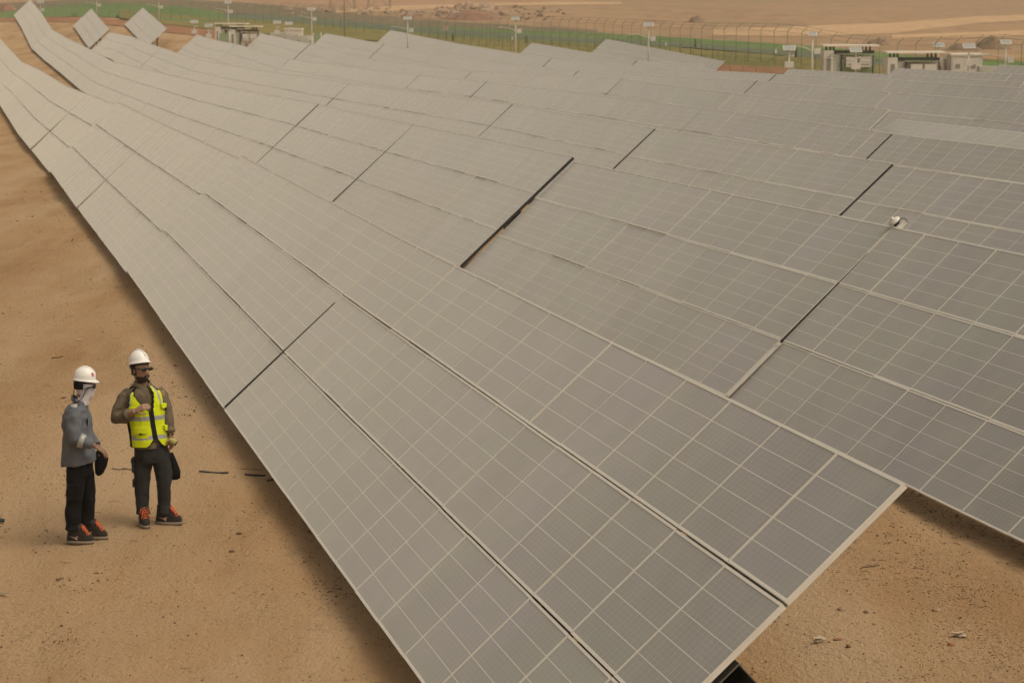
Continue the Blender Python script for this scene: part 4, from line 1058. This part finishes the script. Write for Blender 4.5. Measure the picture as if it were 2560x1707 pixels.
h1 = helmet(p1, hc + Vector((.000, 0, .078)), HY, R(6), 0, .84)
mb = MB()
pts = [(.104, .150, -.012), (.112, .130, -.018), (.108, .108, -.018)]
e = Matrix.Rotation(R(-38), 4, 'Z')
sh_ = [(-.020, .020), (-.010, .024), (0, .019), (.010, .024), (.020, .020), (.019, .0), (.010, -.016), (0, -.024), (-.010, -.016), (-.019, .0)]
def on_hat(u, z): 
    a = R(-40) + u / .115; rr = math.sqrt(max(0.0, 1 - ((z - .014) / .150) ** 2)); return Vector((.1405 * rr * math.cos(a), .115 * rr * math.sin(a), z)) * 1.012
vs2 = [on_hat(u, .082 + q) for u, q in sh_]; n_ = len(vs2); vs2 += [v * .97 for v in vs2]
mb.add(vs2, [tuple(range(n_)), tuple(range(2 * n_ - 1, n_ - 1, -1))] + [(i, (i + 1) % n_, n_ + (i + 1) % n_, n_ + i) for i in range(n_)])
mb.build('helmet_badge', M_RED, h1)
mb = MB(); mb.tube([on_hat(u, .082 + q) * 1.006 for u, q in ((-.010, .008), (-.004, -.006), (.003, .006), (.010, -.004))], .0022, 5); mb.build('badge_mark', M_WHITE, h1)
# shirt: loose, straight hem
mb = MB()
mb.rings([ell(.004, 0, .850, .182, .215, 0, 30, 2.3, .14), ell(.004, 0, .95, .172, .212), ell(.0, 0, 1.10, .165, .210), ell(-.006, 0, 1.25, .160, .215), ell(-.006, 0, 1.36, .145, .208), ell(-.002, 0, 1.43, .122, .175), ell(.008, 0, 1.470, .092, .110), ell(.020, 0, 1.490, .080, .086), ell(.024, 0, 1.500, .078, .082)], 0)
limb(mb, [(-.005, -.15, 1.42), (-.006, -.205, 1.36), (.008, -.235, 1.24), (.024, -.250, 1.15), (.110, -.252, 1.118), (.195, -.243, 1.088)], [.080, .086, .084, .078, .066, .054])
limb(mb, [(.0, .15, 1.42), (.0, .20, 1.36), (.03, .225, 1.24), (.06, .215, 1.12), (.12, .175, 1.06), (.17, .135, 1.01)], [.080, .086, .082, .074, .064, .054])
s1 = mb.build('shirt', M_GREYSH, p1); fuse(s1, .009, 3, folds(.018, 7, .9, 9))
mb = MB(); mb.rings([ell(.026, 0, 1.490, .092, .094, 0, 28, 2.2, -.45), ell(.030, 0, 1.530, .088, .088, 0, 28, 2.2, -.50), ell(.032, 0, 1.533, .080, .080, 0, 28, 2.2, -.50)], 0, False); mb.build('collar', M_GREYSH, s1)
def band(name, a, b, r0, r1, mat, par):
    mb = MB(); mb.tube([a, b], [r0, r1], 22, 0, False); o = mb.build(name, mat, par); m_ = o.modifiers.new('s', 'SOLIDIFY'); m_.thickness = .004; m_.offset = 1; return o
band('reflective_band', (.060, -.251, 1.137), (.115, -.252, 1.116), .0805, .074, M_REFL, s1)
mb = MB(); rows = []
for x in (-.030, .030): rows.append([Vector((x - .004, y, 1.432 - (-.085 - y) * .42 + .0135 + z_)) for y in np.linspace(-.075, -.20, 6) for z_ in (0,)])
rows = [[Vector((x, y, float(np.interp(-y, (.09, .12, .15, .18, .20), (1.490, 1.502, 1.505, 1.486, 1.464))))) for y in np.linspace(-.095, -.192, 7)] for x in (-.042, .030)]
mb.rings(rows, 0, False, True, False); q = mb.build('reflective_shoulder_tape', M_REFL, s1); m_ = q.modifiers.new('s', 'SOLIDIFY'); m_.thickness = .012
mb = MB(); mb.rings([[Vector((.120 + .004 * k + d_, y - .02 * k, z)) for d_ in (0, .014) for y in (-.135, -.06)] for k, z in ((0, 1.26), (.0, 1.34))], 0); mb.build('chest_pocket', M_GREYSH, s1)
# trousers
mb = MB()
mb.rings([ell(.012, 0, .90, .135, .165), ell(.012, 0, .80, .142, .175), ell(.012, 0, .72, .135, .165)], 0)
limb(mb, [(.0, -.085, .80), (-.022, -.10, .66), (-.040, -.105, .48), (-.055, -.105, .30), (-.062, -.105, .19), (-.064, -.105, .150)], [.105, .100, .086, .082, .076, .086], 0, 20)
limb(mb, [(.03, .085, .80), (.058, .10, .66), (.076, .105, .48), (.062, .105, .30), (.050, .105, .20), (.048, .105, .165)], [.100, .095, .082, .074, .070, .078], 0, 20)
t1 = mb.build('trousers', M_TRB, p1); fuse(t1, .009, 3, folds(.013, 9, .8, 21))
mb = MB(); mb.box((-.03, -.200, .565), (.12, .030, .15)); mb.box((-.03, -.206, .635), (.13, .036, .045)); mb.build('thigh_pocket', M_TRB, t1)
boot(p1, Vector((-.010, -.105, 0)), R(-3)); boot(p1, Vector((.105, .105, .004)), R(-8))
b0 = p1.location
mb = MB(); mb.rings([[Vector((.208 + x0 + r_ * math.cos(a), .07 + .035 * math.sin(a), z)) for a in np.linspace(0, 2 * math.pi, 22, endpoint=False)] for z, r_, x0 in ((.700, .020, -.01), (.725, .045, -.005), (.80, .066, .012), (.88, .074, .022), (.945, .060, .018), (.975, .030, .008))], 0)
o = mb.build('hip_pouch', M_BLK, None, b0); tag(o, 'rounded black pouch hanging before the hip of the man in grey', 'pouch')
# ================================================================== sensor on the joint of the second row
Mb, Lb = table_frame('B', 1)
def sensor():
    Y = 32.2; p = Mb @ Vector((Lb + .06, .0, 0))
    r = empty('weather_sensor', p, 'white domed sensor on a metal bracket over a joint between two tables', 'weather sensor')
    Q = Mb.to_3x3()
    mb = MB(); mb.box(Q @ Vector((0, .07, -.02)), (.12, .20, .012), 0, Q); mb.box(Q @ Vector((.055, .07, -.045)), (.012, .20, .05), 0, Q); mb.build('bracket', M_ALU, r)
    c = Q @ Vector((-.06, .075, .035)); mb = MB(); u, v, n = Q.col[0], Q.col[1], Q.col[2]
    def rg(d, h): return [c + u * d * math.cos(a) + v * d * math.sin(a) + n * h for a in np.linspace(0, 2 * math.pi, 24, endpoint=False)]
    mb.rings([rg(.088, 0), rg(.092, .006), rg(.072, .030), rg(.040, .044), rg(.034, .046)], 0); mb.build('sun_shield', M_WHITE, r)
    mb = MB(); mb.sphere(c + n * .052, .030, 0, 16, 10); mb.build('glass_dome', M_WHITE, r)
    mb = MB(); mb.rings([rg(.050, -.05), rg(.050, 0)], 0); mb.build('sensor_body', M_BLACK, r)
    mb = MB(); mb.tube([c + v * .03 - n * .03, c + u * .08 + v * .10 - n * .02, c + u * .13 + v * .11 - n * .05, c + u * .16 + v * .09 - n * .08], .006, 6); mb.build('cable', M_BLACK, r)
sensor()

# ================================================================== loose things on the ground
M_CLOD = plain('soil_clod', (.18, .105, .052), .97, 0, .4, 9); M_STRAW = plain('dry_straw', (.36, .27, .16), .9, 0, .3, 14); M_TWIG = plain('dark_twig', (.14, .090, .052), .9, 0, .3, 14)
M_STONE = plain('tan_stone', (.34, .225, .125), .9, 0, .25, 20, .5, 30); M_BRICK = plain('red_brick_bit', (.30, .13, .075), .9, 0, .2, 25); M_PALE = plain('pale_scrap', (.44, .34, .23), .8, 0, .15, 20)
def under(x, y):
    """inside the array's footprint (in plan)?"""
    d = np.array([x, y, 0]) - np.array([A0[0], A0[1], 0]); return d @ UH > -.2 and d @ NH > -2.2
def scatter(name, n, build, seed, thr, box=((-17, 13), (8.5, 78)), xl=None):
    rg = random.Random(seed); mb = MB(); k = 0; pts = []
    while k < n:
        y = box[1][0] + (box[1][1] - box[1][0]) * rg.random() ** 1.7; x = rg.uniform(-.235 * y - .5, .235 * y + .5)
        if d_in(x, y) or (xl and not xl[0] < x < xl[1]): continue
        q = mnoise.noise(Vector((x * .42, y * .22, seed))) + .5 * mnoise.noise(Vector((x * 1.3, y * .7, seed + 3)))
        if rg.random() > max(.04, (q - thr) * 2.2): continue
        pts.append((x, y)); k += 1
    Z = G([p[0] for p in pts], [p[1] for p in pts])
    for (x, y), z in zip(pts, Z):
        z += micro(x, y)
        build(mb, rg, Vector((x, y, z)))
    return mb
def d_in(x, y):
    dx, dy = x - A0[0], y - A0[1]; s_ = dx * UH[0] + dy * UH[1]; n_ = dx * NH[0] + dy * NH[1]
    return s_ > .3 and -1.9 < n_ < .2 or n_ > 5.6
CL = [blob_rock(1, i * 3.7 + 1, (1, 1, .62)) for i in range(5)]
bm_ = bmesh.new(); bmesh.ops.create_icosphere(bm_, subdivisions=1, radius=1); ICO = ([v.co.copy() for v in bm_.verts], [tuple(v.index for v in f.verts) for f in bm_.faces]); bm_.free()
OCT = ([Vector(q) for q in ((1, 0, 0), (-1, 0, 0), (0, 1, 0), (0, -1, 0), (0, 0, 1), (0, 0, -1))], [(0, 2, 4), (2, 1, 4), (1, 3, 4), (3, 0, 4), (2, 0, 5), (1, 2, 5), (3, 1, 5), (0, 3, 5)])
def mkclod(kmin, kmax, pw, src):
    def f(mb, rg, p):
        k = kmin + (kmax - kmin) * rg.random() ** pw; e = Matrix.Rotation(rg.uniform(0, 6), 3, 'Z') @ Matrix.Rotation(rg.gauss(0, .5), 3, 'X')
        sx, sy, sz = k * rg.uniform(.7, 1.7), k * rg.uniform(.6, 1.2), k * rg.uniform(.4, .9)
        mb.add([e @ Vector((v.x * sx * (1 + .3 * mnoise.noise(v * 3 + p)), v.y * sy * (1 + .3 * mnoise.noise(v * 2 - p)), v.z * sz)) + p + Vector((0, 0, sz * .15)) for v in src[0]], src[1])
    return f
o = scatter('soil_clods', 3200, mkclod(.007, .030, 4.2, ICO), 5, .10).build('soil_clods', M_CLOD); o['kind'] = 'stuff'
o = scatter('soil_grit', 34000, mkclod(.004, .014, 2.0, OCT), 5, .05).build('soil_grit', M_CLOD); o['kind'] = 'stuff'
o = scatter('pale_grit', 9000, mkclod(.003, .012, 2.4, OCT), 9, .0).build('pale_grit', M_STONE); o['kind'] = 'stuff'
FR = ((3.2, 12), (12.5, 34))
def straw(mb, rg, p):
    L = rg.uniform(.03, .13); a = rg.gauss(0, .7); d = Vector((math.cos(a), math.sin(a), 0)); s_ = Vector((-d.y, d.x, 0)); w_ = rg.uniform(.0014, .0032); z = Vector((0, 0, .006 + w_))
    mb.tube([p - d * L / 2 + z * .6, p + s_ * rg.gauss(0, .012) + z * 1.6, p + d * L / 2 + z], w_, 4)
o = scatter('soil_grit', 9000, mkclod(.003, .012, 2.4, OCT), 31, -.05, ((0, 0), (13, 34)), (3.0, 9)).build('soil_grit', M_CLOD); o['kind'] = 'stuff'
o = scatter('pale_grit', 2200, mkclod(.003, .014, 2.8, OCT), 33, -.1, ((0, 0), (13, 34)), (3.0, 9)).build('pale_grit', M_STONE); o['kind'] = 'stuff'
o = scatter('dark_twigs', 200, straw, 37, .0, ((0, 0), (13, 34)), (3.0, 9)).build('dark_twigs', M_TWIG); o['kind'] = 'stuff'
o = scatter('dry_straw', 700, straw, 11, .0).build('dry_straw', M_STRAW); o['kind'] = 'stuff'
o = scatter('dark_twigs', 450, straw, 17, .0).build('dark_twigs', M_TWIG); o['kind'] = 'stuff'
def stone(px, py, k, mat, label, seed, name='stone', cat='stone', sq=(1.25, 1, .6)):
    b = hit(px, py, 7); b.z += micro(b.x, b.y); k *= .62; vs, fs = blob_rock(k, seed, sq); mb = MB(); mb.add([v + Vector((0, 0, k * .18)) for v in vs], fs, 0, False)
    tag(mb.build(name, mat, None, b), label, cat)
stone(439, 918, .055, M_BRICK, 'reddish brown clod alone on the track right of the vested man', 2, 'clod', 'clod')
stone(196, 852, .07, M_PALE, 'flat pale stone on the track above the man in grey', 3, sq=(1.5, 1, .25))
stone(2459, 1442, .06, M_STONE, 'tan stone at the edge of the shade under the second row', 4)
stone(2104, 1537, .055, M_STONE, 'tan stone close to the near corner of the front table', 5)
stone(2342, 1526, .055, M_STONE, 'yellowish stone in the open ground between the two near tables', 6)
stone(2377, 1612, .045, M_BRICK, 'small red brick bit beside a pale crumpled strip', 7, 'brick_bit', 'brick bit')
stone(2095, 1609, .035, M_BRICK, 'tiny red brick bit beside the left crumpled strip', 8, 'brick_bit', 'brick bit', (2.2, 1, .5))
stone(2187, 1566, .04, M_STONE, 'rounded tan stone below the stone near the table corner', 9)
def stick(px0, py0, px1, py1, r_, mat, label, name, cat, wob=.02, n=7):
    a, b = hit(px0, py0, 7), hit(px1, py1, 7); rg = random.Random(px0); o_ = a.copy(); mb = MB(); pts = []
    for i in range(n):
        t_ = i / (n - 1); p = a.lerp(b, t_); p.z = g1(p.x, p.y) + micro(p.x, p.y) + r_ * .7 + .006; pts.append(p - o_ + Vector((0, rg.gauss(0, wob), 0)))
    mb.tube(pts, [r_ * (.7 + .6 * rg.random()) if mat is not M_BLACK else r_ for _ in pts], 8); tag(mb.build(name, mat, None, o_), label, cat)
stick(498, 1181, 571, 1181, .011, M_BLACK, 'straight black cable offcut lying on the track, left of two', 'cable_offcut', 'cable offcut', .004)
stick(612, 1184, 664, 1184, .011, M_BLACK, 'black cable offcut lying at the edge of the panel shade', 'cable_offcut', 'cable offcut', .015)
stick(668, 1199, 690, 1194, .011, M_BLACK, 'short black cable piece under the front table edge', 'cable_offcut', 'cable offcut', .01)
stick(602, 1171, 664, 1170, .008, M_STRAW, 'thin pale stalk lying above the black cable offcut', 'dry_stalk', 'dry stalk', .01)
stick(282, 1174, 337, 1176, .012, M_STRAW, 'curved brown stick behind the legs of the two men', 'dry_stick', 'dry stick', .02)
stick(268, 926, 287, 926, .012, M_PALE, 'short pale stick on the track between the two helmets', 'dry_stick', 'dry stick', .004)
stick(130, 892, 158, 890, .008, M_TWIG, 'dark twig on the track left of the white helmets', 'dry_twig', 'dry twig', .02)
stick(2150, 1428, 2200, 1420, .005, M_TWIG, 'dark branched twig near the right edge of the front table', 'dry_twig', 'dry twig', .03)
stick(0, 1302, 11, 1302, .03, M_BLACK, 'black object end poking in at the left picture edge', 'hose_end', 'hose', .004)
def scrap(px, py, L, label, seed):
    b = hit(px, py, 7); b.z += micro(b.x, b.y) - .006; L *= .75; rg = random.Random(seed); mb = MB()
    for i in range(5):
        a = rg.gauss(0, .5); d = Vector((math.cos(a), math.sin(a), 0)); s_ = Vector((-d.y, d.x, 0)); o_ = Vector((rg.gauss(0, L * .2), rg.gauss(0, L * .15), .012 + .008 * i)); rows = []
        for t_ in np.linspace(-1, 1, 6):
            wv = .020 * (1 - abs(t_) * .7); z = Vector((0, 0, .018 * rg.random())); rows.append([o_ + d * t_ * L / 2 + s_ * wv + z, o_ + d * t_ * L / 2 - s_ * wv + z * .3])
        mb.rings(rows, 0, False, False, False)
    o = mb.build('paper_scrap', M_PALE, None, b); m_ = o.modifiers.new('s', 'SOLIDIFY'); m_.thickness = .003; tag(o, label, 'scrap')
scrap(2400, 1594, .15, 'pale crumpled strip lying on open ground at the lower right', 1)
scrap(2050, 1611, .13, 'pale crumpled strip close to the end of the front table', 2)
def board():
    b = hit(6, 1487, 7); mb = MB(); mb.box((0, 0, .02), (.14, .035, .014), 0, Matrix.Rotation(R(16), 3, 'Z')); tag(mb.build('wood_sliver', M_STRAW, None, b), 'pale wood sliver at the left picture edge below the men', 'wood sliver')
board()
# ================================================================== haze: thin dust in the air
hz = MB(); hz.box((0, 830, 62), (1780, 1840, 146))
def haze_mat():
    m = bpy.data.materials.new('dust_haze'); m.use_nodes = True; t = m.node_tree; t.nodes.clear()
    o = N(t, 'ShaderNodeOutputMaterial'); v = N(t, 'ShaderNodeVolumePrincipled')
    v.inputs['Color'].default_value = (.95, .86, .72, 1); v.inputs['Density'].default_value = .00050; v.inputs['Anisotropy'].default_value = .2
    t.links.new(v.outputs[0], o.inputs['Volume']); return m
HZ = True
if HZ:
    ho = hz.build('haze', haze_mat()); ho['kind'] = 'stuff'
